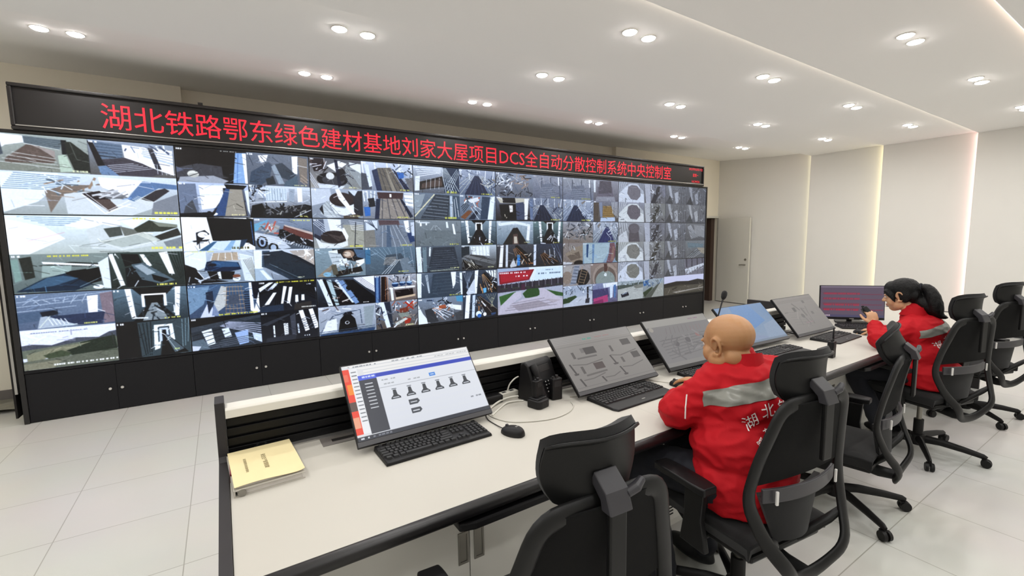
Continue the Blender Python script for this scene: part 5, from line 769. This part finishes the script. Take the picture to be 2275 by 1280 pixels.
def add_base(t, phi):
    for k in range(5):
        a = phi+k*2*pi/5; c, s_ = cos(a), sin(a)
        def q(r, z_): return (c*r, s_*r, z_)
        l = obj('base_leg', M().tube([q(.03, .095), q(.12, .098), q(.24, .085), q(.335, .07), q(.352, .062)], [.030, .026, .022, .018, .014], 8, flat=.75, up=(0, 0, 1)).tube([q(.342, .072), q(.342, .05)], .010, 8), MT['nylon'], t, smooth=50)
        m = M()
        for sd_ in (-1, 1):
            n = Vector((-s_, c, 0)); o = Vector(q(.352, .028)); m.cyl(o+n*sd_*.006, o+n*sd_*.023, .028, .026, 20)
        m.box(q(.344, .045), (.03, .03, .02), Matrix.Rotation(a, 3, 'Z'))
        obj('caster', m, MT['nylon'], l, smooth=40)
CH = [(2.245, -4.615, -4, 30, 'black swivel chair nearest the camera, empty, headrest against the worktop'), (3.266, -4.613, -7, 47, 'black swivel chair in which the bald man sits'),
      (4.472, -4.485, 8, 24, 'empty black swivel chair turned side-on between the two people'), (5.70, -4.522, -16, 62, 'black swivel chair in which the woman with the ponytail sits'),
      (6.907, -4.504, -18, 14, 'empty black swivel chair farthest right, cut by the picture edge')]
c0 = make_chair(CH[0][4])
chairs = [c0] + [dup(c0, (0, 0, 0), 0, CH[i][4]) for i in range(1, 5)]
for o, (x, y, a, phi, lab) in zip(chairs, CH):
    o.location = (x, y, 0); o.rotation_euler = (0, 0, rad(a))
    if o == chairs[0]:
        for c in o.children:
            if c.name.split('.')[0] not in ('lift_sleeve', 'base_hub'): c.location.z -= .03
    if o == chairs[2]:                       # this one is set lower, its head rest tipped forward
        for c in o.children:
            if c.name.split('.')[0] not in ('lift_sleeve', 'base_hub'): c.location.z -= .075
            if c.name.startswith(('headrest_shell', 'headrest_cushion')):
                P_ = Vector((0, -.262, 1.06)); Q = Euler((rad(-28), rad(-14), 0)).to_matrix(); c.rotation_euler = Q.to_euler(); c.location += P_ - Q @ P_
    add_base(o, rad(phi-a))
# ------------------------------------------------------------------ the two people
from mathutils import noise as mnoise
def capsule(m, path, rs, n=14, flat=1.0, up=None):
    """closed limb with rounded ends and a radius at each joint"""
    P = [Vector(p) for p in path]; R = list(rs); a = (P[0]-P[1]).normalized(); b = (P[-1]-P[-2]).normalized(); pp, rr = [], []
    for t in (1.45, 1.1, .6): pp.append(P[0]+a*R[0]*sin(t)); rr.append(max(.0008, R[0]*cos(t)))
    pp += P; rr += R
    for t in (.6, 1.1, 1.45): pp.append(P[-1]+b*R[-1]*sin(t)); rr.append(max(.0008, R[-1]*cos(t)))
    return m.tube(pp, rr, n, flat=flat, up=up)
def spline(P, R, k=5):
    P = [Vector(p) for p in P]; q, r = [], []
    for i in range(len(P)-1):
        a, b, c, d = P[max(i-1, 0)], P[i], P[i+1], P[min(i+2, len(P)-1)]
        for j in range(k):
            t = j/k; q.append(.5*((2*b)+(c-a)*t+(2*a-5*b+4*c-d)*t*t+(3*b-a-3*c+d)*t**3)); r.append(R[i]*(1-t)+R[i+1]*t)
    return q+[P[-1]], r+[R[-1]]
def fuse(name, m, material, parent, voxel, smooth_n=6, fold=None, keep=.5):
    """melt the collected shapes into one continuous skin"""
    me = bpy.data.meshes.new(name); me.from_pydata(m.v, [], m.f); me.update()
    bm = bmesh.new(); bm.from_mesh(me); bmesh.ops.recalc_face_normals(bm, faces=bm.faces); bm.to_mesh(me); bm.free()
    o = bpy.data.objects.new(name, me); COL.objects.link(o)
    r = o.modifiers.new('r', 'REMESH'); r.mode = 'VOXEL'; r.voxel_size = voxel; r.use_smooth_shade = True
    s_ = o.modifiers.new('s', 'SMOOTH'); s_.iterations = smooth_n; s_.factor = keep
    dg = bpy.context.evaluated_depsgraph_get(); out = bpy.data.meshes.new_from_object(o.evaluated_get(dg)); out.name = name
    bpy.data.objects.remove(o); bpy.data.meshes.remove(me)
    if fold:
        nr = [v.normal.copy() for v in out.vertices]
        for v, n in zip(out.vertices, nr): v.co += n*fold(v.co)
    out.materials.clear(); out.materials.append(material); out.polygons.foreach_set('use_smooth', [True]*len(out.polygons)); out.update()
    ob = bpy.data.objects.new(name, out); COL.objects.link(ob); ob.parent = parent
    return ob
def skin_mat(name, c):
    m = mat(name, c, .45, spec=.4, noise=.06, nscale=18, bump=.06, bscale=300); b = m.node_tree.nodes['Principled BSDF']
    b.inputs['Subsurface Weight'].default_value = .12; b.inputs['Subsurface Radius'].default_value = (1, .35, .2); b.inputs['Subsurface Scale'].default_value = .012
    return m
PM = dict(skin_man=skin_mat('tan_skin', '#ad8058'), skin_woman=skin_mat('fair_skin', '#c99c78'), red=mat('red_work_cloth', '#b00a18', .75, noise=.06, nscale=9, bump=.12, bscale=500, sheen=.0, spec=.25), band=mat('reflective_grey_tape', '#7d7d76', .35, metal=.15, noise=.05, nscale=40),
          trouser=mat('dark_navy_cloth', '#14161f', .85, bump=.1, bscale=500), hair=mat('black_hair', '#070606', .5, bump=.4, bscale=160, spec=.25), eye=mat('dark_eye', '#1a0f0a', .15), eyew=mat('eye_white', '#e6e0d8', .2), lip=mat('lips', '#a8655a', .5),
          brow=mat('eyebrow_hair', '#1d1511', .8), white=mat('white_print', '#e6dfdc', .7), shoe=mat('black_shoe', '#111113', .5), cream=mat('cream_shirt', '#d8cfb8', .8))
class Head:
    def __init__(s, c, yaw, pitch=0, roll=0, k=1.0):
        s.c = Vector(c); s.k = k; s.R = Matrix.Rotation(yaw, 3, 'Z') @ Matrix.Rotation(pitch, 3, 'X') @ Matrix.Rotation(roll, 3, 'Y')
    def p(s, x, y, z): return s.c + s.R @ (Vector((x, y, z))*s.k)
    def ell(s, m, c, r, n=20, mm=14, rot=None): return m.ell(s.p(*c), [q*s.k for q in r], s.R @ rot if rot is not None else s.R, n, mm)
    def build(s, m, fat=0.0):
        e = lambda c, r, rot=None: s.ell(m, c, r, rot=rot)
        e((0, -.016, .036), (.080+fat*.3, .100, .084)); e((0, .024, .018), (.070, .070, .078)); e((0, .036, -.034), (.060+fat, .056, .076)); e((0, .052, -.082), (.036+fat, .034, .030))
        for sx in (-1, 1):
            e((sx*.042, .044, -.034), (.028+fat, .034, .038)); e((sx*(.048+fat), .006, -.062), (.022+fat, .040, .036))
            e((sx*.030, .080, .018), (.026, .014, .009))
            ear = [s.p(sx*(.081+fat*.4+.006*math.sin(t)), -.010-.020*math.cos(t)*1.0-.004, -.004+.034*math.sin(t)) for t in [q*.42-1.9 for q in range(13)]]
            capsule(m, ear, [.0066*s.k]*13, 8); e((sx*(.077+fat*.4), -.004, -.002), (.004, .014, .024)); e((sx*(.079+fat*.4), -.002, -.036), (.007, .010, .011))
        capsule(m, [s.p(0, .088, .016), s.p(0, .100, -.006), s.p(0, .111, -.022)], [.008*s.k, .010*s.k, .0125*s.k], 10)
        for sx in (-1, 1): e((sx*.011, .099, -.026), (.008, .010, .008))
        e((0, .089, -.054), (.020, .010, .006)); e((0, .087, -.064), (.018, .010, .0065))
    def features(s, parent, lips=True, k=None):
        for sx in (-1, 1):
            o = obj('eye', M().ell(s.p(sx*.031, .0815, .004), .0105*s.k, None, 14, 10), PM['eyew'], parent, smooth=180)
            obj('iris', M().ell(s.p(sx*.031, .0885, .004), [.0052*s.k, .004*s.k, .0052*s.k], s.R, 12, 8), PM['eye'], o, smooth=180)
            pts = [s.p(sx*(.013+.036*t), .0955-.022*t*t-.004*t, .027+.006*math.sin(pi*t*.8)) for t in [q/6 for q in range(7)]]
            b = M(); capsule(b, pts, [.0026*s.k, .0036*s.k, .0038*s.k, .0036*s.k, .003*s.k, .0024*s.k, .0016*s.k], 8); obj('eyebrow', b, PM['brow'], parent, smooth=180)
        l = M(); s.ell(l, (0, .0935, -.0545), (.021, .0085, .0048)); s.ell(l, (0, .0915, -.0632), (.018, .0085, .0056)); obj('lips', l, PM['lip'], parent, smooth=180)
def hand(m, wrist, d, up, thumb, curl=.35, k=1.0, spread=.12):
    """palm, four jointed fingers of different lengths and a thumb from the side of the palm"""
    w0 = Vector(wrist); d = Vector(d).normalized(); up = Vector(up); up = (up-d*up.dot(d)).normalized(); s_ = d.cross(up).normalized()*thumb
    Rm = Matrix((s_, d, up)).transposed()
    m.ell(w0+d*.052*k, (.040*k, .054*k, .0155*k), Rm, 18, 12); capsule(m, [w0-d*.01, w0+d*.03*k], [.024*k, .027*k], 12, flat=.72, up=s_)
    for i, (off, ln, r) in enumerate([(.029, .076, .0088), (.010, .086, .0092), (-.010, .080, .0088), (-.029, .062, .0080)]):
        b = w0+d*(.088-.006*abs(i-1.2))*k+s_*off*k; ang = curl*(1+.12*i); q = [b-d*.012*k, b]; dr = (d+s_*off/.03*spread).normalized()
        a = 0
        for seg, f in enumerate((.46, .30, .24)):
            a += ang*(1.0, 1.25, .8)[seg]; v = dr*cos(a)-up*sin(a); q.append(q[-1]+v*ln*f*k)
        pp, rr = spline(q, [r*k*1.05, r*k*1.08, r*k, r*k*.92, r*k*.78], 3); capsule(m, pp, rr, 10)
    t0 = w0+d*.024*k+s_*.026*k; v1 = (d*.62+s_*.70-up*.25).normalized(); v2 = (d*.88+s_*.30-up*(.25+curl*.6)).normalized(); v3 = (d*.95+s_*.02-up*(.3+curl*.9)).normalized()
    pp, rr = spline([t0-v1*.01, t0, t0+v1*.036*k, t0+v1*.036*k+v2*.032*k, t0+v1*.036*k+v2*.032*k+v3*.026*k], [.014*k, .0145*k, .0118*k, .0105*k, .0085*k], 3); capsule(m, pp, rr, 10)
def folds(seed, amp, stretch, extra=None):
    so = Vector((seed*3.1, seed*1.7, seed))
    def f(p):
        q = Vector((p.x*stretch[0], p.y*stretch[1], p.z*stretch[2]))+so
        wv = mnoise.noise(q*1.0); rg = 1-abs(mnoise.noise(q*1.6+so)); v = amp*(.7*wv+.9*(rg**3-.35)+.25*mnoise.noise(q*4))
        return v+(extra(p) if extra else 0)
    return f
def project(target, pts, direction, off=.003, back=.6):
    """drop points onto a garment's surface along a direction"""
    dg = bpy.context.evaluated_depsgraph_get(); me = target.data
    bv = BVHTree.FromPolygons([v.co[:] for v in me.vertices], [p.vertices[:] for p in me.polygons]); d = Vector(direction).normalized(); out = []
    for p in pts:
        h = bv.ray_cast(Vector(p)-d*back, d); out.append((h[0]-d*off) if h[0] is not None else None)
    return out
def patch_on(name, jacket, mt, parent, centre, right, up, direction, w_, h_, nx=40, ny=6, arc=0.0, off=.004):
    c, r, u = Vector(centre), Vector(right).normalized(), Vector(up).normalized(); g = []
    for j in range(ny+1):
        for i in range(nx+1):
            a, b = (i/nx-.5)*w_, (j/ny-.5)*h_; g.append(c+r*a+u*(b-arc*(2*a/w_)**2))
    P = project(jacket, g, direction, off); m = M(); idx = {}
    for k, p in enumerate(P):
        if p is not None: idx[k] = len(m.v); m.v.append(tuple(p))
    for j in range(ny):
        for i in range(nx):
            q = [j*(nx+1)+i, j*(nx+1)+i+1, (j+1)*(nx+1)+i+1, (j+1)*(nx+1)+i]
            if all(k in idx for k in q):
                L_ = [(P[q[0]]-P[q[2]]).length, (P[q[1]]-P[q[3]]).length]
                if max(L_) < .08: m.f.append(tuple(idx[k] for k in q))
    o = obj(name, m, mt, parent, smooth=180, fix=False)
    return o
def letters_on(name, jacket, mt, parent, items, centre, right, up, direction, off=.005):
    """items: (character, along, above, size, turn)"""
    c, r, u = Vector(centre), Vector(right).normalized(), Vector(up).normalized(); m = M()
    for ch_, a, b, sz, tn in items:
        me = text_mesh(ch_, sz)
        bm = bmesh.new(); bm.from_mesh(me); bmesh.ops.triangulate(bm, faces=bm.faces); bmesh.ops.subdivide_edges(bm, edges=[e for e in bm.edges if e.calc_length() > .012], cuts=2); bm.verts.index_update()
        co = [v.co.copy() for v in bm.verts]; fs = [[v.index for v in f.verts] for f in bm.faces]; bm.free(); bpy.data.meshes.remove(me)
        ct, st_ = cos(tn), sin(tn); pts = [c+r*(a+q.x*ct-q.y*st_)+u*(b+q.x*st_+q.y*ct) for q in co]
        P = project(jacket, pts, direction, off)
        if any(p is None for p in P): continue
        m.add([tuple(p) for p in P], [tuple(f) for f in fs])
    return obj(name, m, mt, parent, fix=False)
def legs(bm_, tr, hipL, hipR, kneeL, kneeR, ankL, ankR, k=1.0):
    for h, n, a in ((hipL, kneeL, ankL), (hipR, kneeR, ankR)):
        capsule(bm_, [h, n, a], [.06*k, .045*k, .035*k]); pp, rr = spline([h, (Vector(h)*.5+Vector(n)*.5)+Vector((0, 0, .015)), n, (Vector(n)*.5+Vector(a)*.5)+Vector((0, -.01, 0)), a], [.098*k, .090*k, .074*k, .066*k, .060*k], 4); capsule(tr, pp, rr, 16)
def shoes(parent, ankles, az):
    for a in ankles:
        m = M(); d = Vector((cos(az), sin(az), 0)); a = Vector(a); m.ell(a+d*.075+Vector((0, 0, .045-a.z)), (.046, .135, .045), Matrix.Rotation(az-pi/2, 3, 'Z'), 16, 10); capsule(m, [(a.x, a.y, .06), (a.x, a.y, a.z+.02)], [.045, .045])
        o = fuse('shoe', m, PM['shoe'], parent, .008, 4)
        for v in o.data.vertices: v.co.z = max(v.co.z, .002)
def world_thing(label): return thing('person', label, 'person', (0, 0, 0))
# ---- the bald man
man = world_thing('bald person in a red work jacket seated at the worktop, hand on mouse')
az = rad(68); F = Vector((cos(az), sin(az), 0)); Rr = Vector((sin(az), -cos(az), 0))
N = Vector((3.345, -4.562, 1.012)); LS = Vector((3.21, -4.525, .962)); RS = Vector((3.465, -4.635, .972)); PV = Vector((3.24, -4.635, .575)); CH_ = Vector((3.315, -4.585, .86)); WA = Vector((3.27, -4.615, .70))
LE, LW = Vector((3.115, -4.405, .828)), Vector((3.365, -4.25, .80)); RE, RW = Vector((3.60, -4.42, .845)), Vector((3.628, -4.165, .80))
hd = Head((3.295, -4.512, 1.119), rad(-6), rad(-10), rad(0), 1.03)
b = M(); hd.build(b, .010)
capsule(b, [hd.p(0, -.022, -.03), N+Vector((-.018, .02, .02)), N-Vector((0.01, -.01, .06))], [.063, .067, .08], 20); hd.ell(b, (0, -.040, -.05), (.067, .047, .05))
capsule(b, [CH_+Rr*.06, CH_-Rr*.06], [.13, .13]); capsule(b, [CH_, WA, PV], [.13, .13, .12]); capsule(b, [LS, N, RS], [.05, .06, .05])
capsule(b, [LS, LE, LW], [.048, .042, .029]); capsule(b, [RS, RE, RW], [.048, .042, .029])
hand(b, LW+Vector((.012, .008, 0)), (.85, .5, -.04), (0, 0, 1), -1, .28, 1.02); hand(b, RW, (-.08, .97, -.06), (0, .05, 1), -1, .34, 1.02, .2)
tr = M(); HL, HR = PV-Rr*.09+Vector((0, .02, .0)), PV+Rr*.09+Vector((0, .02, .0)); K = [(3.10, -4.235, .535), (3.36, -4.24, .535)]; A = [(3.08, -4.38, .11), (3.38, -4.38, .11)]
legs(b, tr, HL, HR, K[0], K[1], A[0], A[1]); capsule(tr, [PV-Rr*.08, PV+Rr*.08], [.125, .125])
fuse('body', b, PM['skin_man'], man, .0045, 5)
fuse('trousers', tr, PM['trouser'], man, .011, 5, folds(5, .006, (9, 9, 9)))
shoes(man, A, rad(90))
j = M(); UPF = F
def torso(m, a, rx, ry): m.ell(a, (rx, ry, .13), Matrix((Rr, F, Vector((0, 0, 1)))).transposed(), 28, 18)
torso(j, CH_+F*.025+Vector((0, 0, .085)), .185, .150); torso(j, CH_+Vector((0, 0, .03)), .205, .165); torso(j, CH_-Vector((0, 0, .06)), .215, .178); torso(j, WA+Vector((0, 0, .03)), .215, .185); torso(j, WA-Vector((0, 0, .07)), .208, .182); torso(j, PV+Vector((0, 0, .02)), .200, .175)
j.prism([(PV+Rr*.19*cos(t)+F*.165*sin(t))[:2] for t in [q*.2618 for q in range(24)]], .505, .64)
capsule(j, [LS+Vector((.01, 0, .0)), N-Vector((0, 0, .035)), RS], [.088, .098, .088], 20); capsule(j, [N-Vector((0, 0, .02)), N+Vector((-.02, .014, .022))], [.095, .088], 22)
pp, rr = spline([LS, LS*.5+LE*.5+Vector((-.012, -.01, 0)), LE, LE*.5+LW*.5+Vector((0, 0, .004)), LW-(LW-LE)*.05], [.084, .080, .074, .064, .050], 4); capsule(j, pp, rr, 18)
pp, rr = spline([RS, RS*.5+RE*.5, RE, RE*.5+RW*.5, RW-(RW-RE)*.04], [.086, .078, .070, .058, .048], 4); capsule(j, pp, rr, 18)
mj = fuse('jacket', j, PM['red'], man, .0085, 5, folds(2, .0105, (8, 8, 14)))
for n_, c_ in (('cuff', LW), ('cuff', RW)):
    e_ = LE if c_ is LW else RE; d_ = (c_-e_).normalized(); obj(n_, M().tube([c_-d_*.03, c_-d_*.004], [.047, .045], 20), PM['red'], mj, smooth=50)
def collar(parent, c, r0, r1, h, tilt):
    def f(u, v):
        t = 2*pi*u-pi/2; q = Rr*cos(t)+F*math.sin(t); return c+q*(r0*(1-v)+r1*v)+Vector((0, 0, h*v-tilt*math.sin(t)*(.3+.7*v)))
    return obj('collar', M().patch(f, 36, 5, .006), PM['red'], parent, smooth=60)
collar(mj, N+Vector((-.020, .014, .016)), .098, .084, .046, .026)
BK = Vector((3.285, -4.76, .93))
patch_on('reflective_band', mj, PM['band'], mj, CH_+Vector((-.03, -.1, .122)), Rr+Vector((0, 0, .16)), (0, 0, 1), F, .46, .058, 56, 8, .02)
letters_on('back_lettering', mj, PM['white'], mj, [(c, -.098+.064*i, .03-.016*(i-1.5)**2, .058, -.26*(i-1.5)) for i, c in enumerate('湖北铁路')] + [(c, -.085+.042*i, -.045-.008*(i-2)**2, .034, -.16*(i-2)) for i, c in enumerate('鄂东绿色')], CH_+Vector((-.05, -.14, .025)), Rr+Vector((0, 0, .14)), (0, 0, 1), F)
pq = project(mj, [(LS*.35+LE*.65)+Vector((0, .0, .05-.012*q)) for q in range(9)], (.9, .43, -.1), .002)
pq = [p for p in pq if p is not None]
if len(pq) > 3: obj('sleeve_piping', M().tube(pq, .0028, 8), PM['white'], mj, smooth=60)
hd.features(man)
# ---- the woman with the ponytail
wom = world_thing('person with a black ponytail in a red work jacket speaking into a handheld radio')
az = rad(76); F = Vector((cos(az), sin(az), 0)); Rr = Vector((sin(az), -cos(az), 0))
N = Vector((5.725, -4.44, .978)); LS = Vector((5.59, -4.455, .895)); RS = Vector((5.86, -4.50, .912)); PV = Vector((5.68, -4.575, .575)); CH_ = Vector((5.70, -4.50, .825)); WA = Vector((5.69, -4.545, .69))
LE, LW = Vector((5.415, -4.35, .818)), Vector((5.545, -4.268, .908)); RE, RW = Vector((5.99, -4.33, .82)), Vector((5.962, -4.15, .79))
hd = Head((5.735, -4.355, 1.115), rad(2), rad(-12), 0, .97)
b = M(); hd.build(b, 0.0)
capsule(b, [hd.p(0, -.025, -.05), N+Vector((0, .01, .01)), N-Vector((0, 0, .06))], [.05, .052, .06], 18)
capsule(b, [CH_+Rr*.05, CH_-Rr*.05], [.10, .10]); capsule(b, [CH_, WA, PV], [.10, .10, .11]); capsule(b, [LS, N-Vector((0, 0, .03)), RS], [.042, .05, .042])
capsule(b, [LS, LE, LW], [.04, .034, .024]); capsule(b, [RS, RE, RW], [.04, .034, .024])
GD = (LW-LE).normalized()
hand(b, LW, (.10, .28, .95), (-.75, -.55, .25), -1, .72, .92, .05); hand(b, RW, (-.08, .97, -.05), (0, .05, 1), -1, .34, .9, .15)
tr = M(); HL, HR = PV-Rr*.09, PV+Rr*.09; K = [(5.56, -4.16, .53), (5.80, -4.17, .53)]; A = [(5.55, -4.36, .11), (5.82, -4.36, .11)]
legs(b, tr, HL, HR, K[0], K[1], A[0], A[1], .88); capsule(tr, [PV-Rr*.07+Vector((0, .03, -.01)), PV+Rr*.07+Vector((0, .03, -.01))], [.10, .10])
fuse('body', b, PM['skin_woman'], wom, .0045, 4)
fuse('trousers', tr, PM['trouser'], wom, .011, 5, folds(8, .006, (9, 9, 9)))
shoes(wom, A, rad(90))
j = M(); torso(j, CH_+Vector((0, 0, .04)), .178, .138); torso(j, CH_-Vector((0, 0, .06)), .175, .142); torso(j, WA+Vector((0, 0, .02)), .172, .140); torso(j, WA-Vector((0, 0, .07)), .182, .152); torso(j, PV+Vector((0, -.005, .01)), .192, .165)
j.prism([(PV+Rr*.192*cos(t)+F*.165*sin(t))[:2] for t in [q*.2618 for q in range(24)]], .505, .62)
capsule(j, [LS, N-Vector((0, 0, .035)), RS], [.070, .082, .070], 20); capsule(j, [N-Vector((0, 0, .02)), N+Vector((0, -.004, .026))], [.080, .068], 22)
pp, rr = spline([LS, LS*.5+LE*.5, LE, LE*.5+LW*.5, LW-(LW-LE)*.12], [.074, .068, .064, .056, .046], 4); capsule(j, pp, rr, 18)
pp, rr = spline([RS, RS*.5+RE*.5, RE, RE*.5+RW*.5, RW-(RW-RE)*.08], [.072, .064, .058, .050, .042], 4); capsule(j, pp, rr, 18)
wj = fuse('jacket', j, PM['red'], wom, .0085, 5, folds(4, .0075, (10, 10, 14)))
for c_, e_ in ((LW, LE), (RW, RE)):
    d_ = (c_-e_).normalized(); obj('cuff', M().tube([c_-d_*.035, c_-d_*.008], [.044, .041], 20), PM['red'], wj, smooth=50)
collar(wj, N+Vector((0, .002, .008)), .082, .066, .042, .020)
patch_on('reflective_band', wj, PM['band'], wj, CH_+Vector((0, -.1, .10)), Rr+Vector((0, 0, .2)), (0, 0, 1), F, .36, .052, 48, 8, .015)
letters_on('back_lettering', wj, PM['white'], wj, [(c, -.09+.06*i, .03-.015*(i-1.5)**2, .052, -.26*(i-1.5)) for i, c in enumerate('湖北铁路')] + [(c, -.08+.04*i, -.04-.007*(i-2)**2, .03, -.16*(i-2)) for i, c in enumerate('鄂东绿色')], CH_+Vector((0, -.12, .0)), Rr+Vector((0, 0, .16)), (0, 0, 1), F)
hd.features(wom)
h = M(); hd.ell(h, (0, -.022, .040), (.088, .105, .092)); hd.ell(h, (0, .040, .062), (.074, .052, .056)); hd.ell(h, (0, -.075, -.005), (.070, .055, .07))
for sx in (-1, 1):
    pp = [hd.p(sx*.064, .062, .045), hd.p(sx*.076, .040, .012), hd.p(sx*.079, .026, -.018), hd.p(sx*.076, .022, -.042)]; capsule(h, pp, [.020, .017, .012, .004], 10)
    hd.ell(h, (sx*.072, -.040, .0), (.016, .034, .055))
pp, rr = spline([hd.p(0, -.105, .035), hd.p(0, -.136, .044), hd.p(0, -.163, .026), hd.p(-.005, -.180, -.022), hd.p(-.008, -.187, -.08), hd.p(-.008, -.190, -.135), hd.p(-.008, -.205, -.170), hd.p(-.008, -.242, -.19)], [.023, .027, .034, .041, .044, .040, .024, .004], 5); capsule(h, pp, rr, 18, flat=1.15, up=hd.R @ Vector((0, 1, 0)))
capsule(h, [hd.p(0, -.088, -.03), hd.p(-.004, -.128, -.08), hd.p(-.006, -.165, -.13)], [.046, .046, .036], 16)
fuse('hair', h, PM['hair'], wom, .005, 4, folds(6, .003, (40, 40, 8)))
obj('hair_tie', M().tube([hd.p(.026*cos(t), -.128, .046+.026*math.sin(t)) for t in [q*.3927 for q in range(16)]], .007, 8, closed=True), PM['trouser'], wom, smooth=60)
rd = make_radio('dark handheld radio held up to the mouth of the woman', (0, 0, 0), 0, False)
ax = Vector((-.10, .62, .74)).normalized(); sd_ = Vector((.75, .45, -.2)); sd_ = (sd_-ax*sd_.dot(ax)).normalized(); fw = ax.cross(sd_)
g0 = LW+Vector((.10, .28, .95)).normalized()*.075+Vector((.75, .55, -.25)).normalized()*.032
rd.rotation_euler = Matrix((sd_, fw, ax)).transposed().to_euler(); rd.location = g0-ax*.045
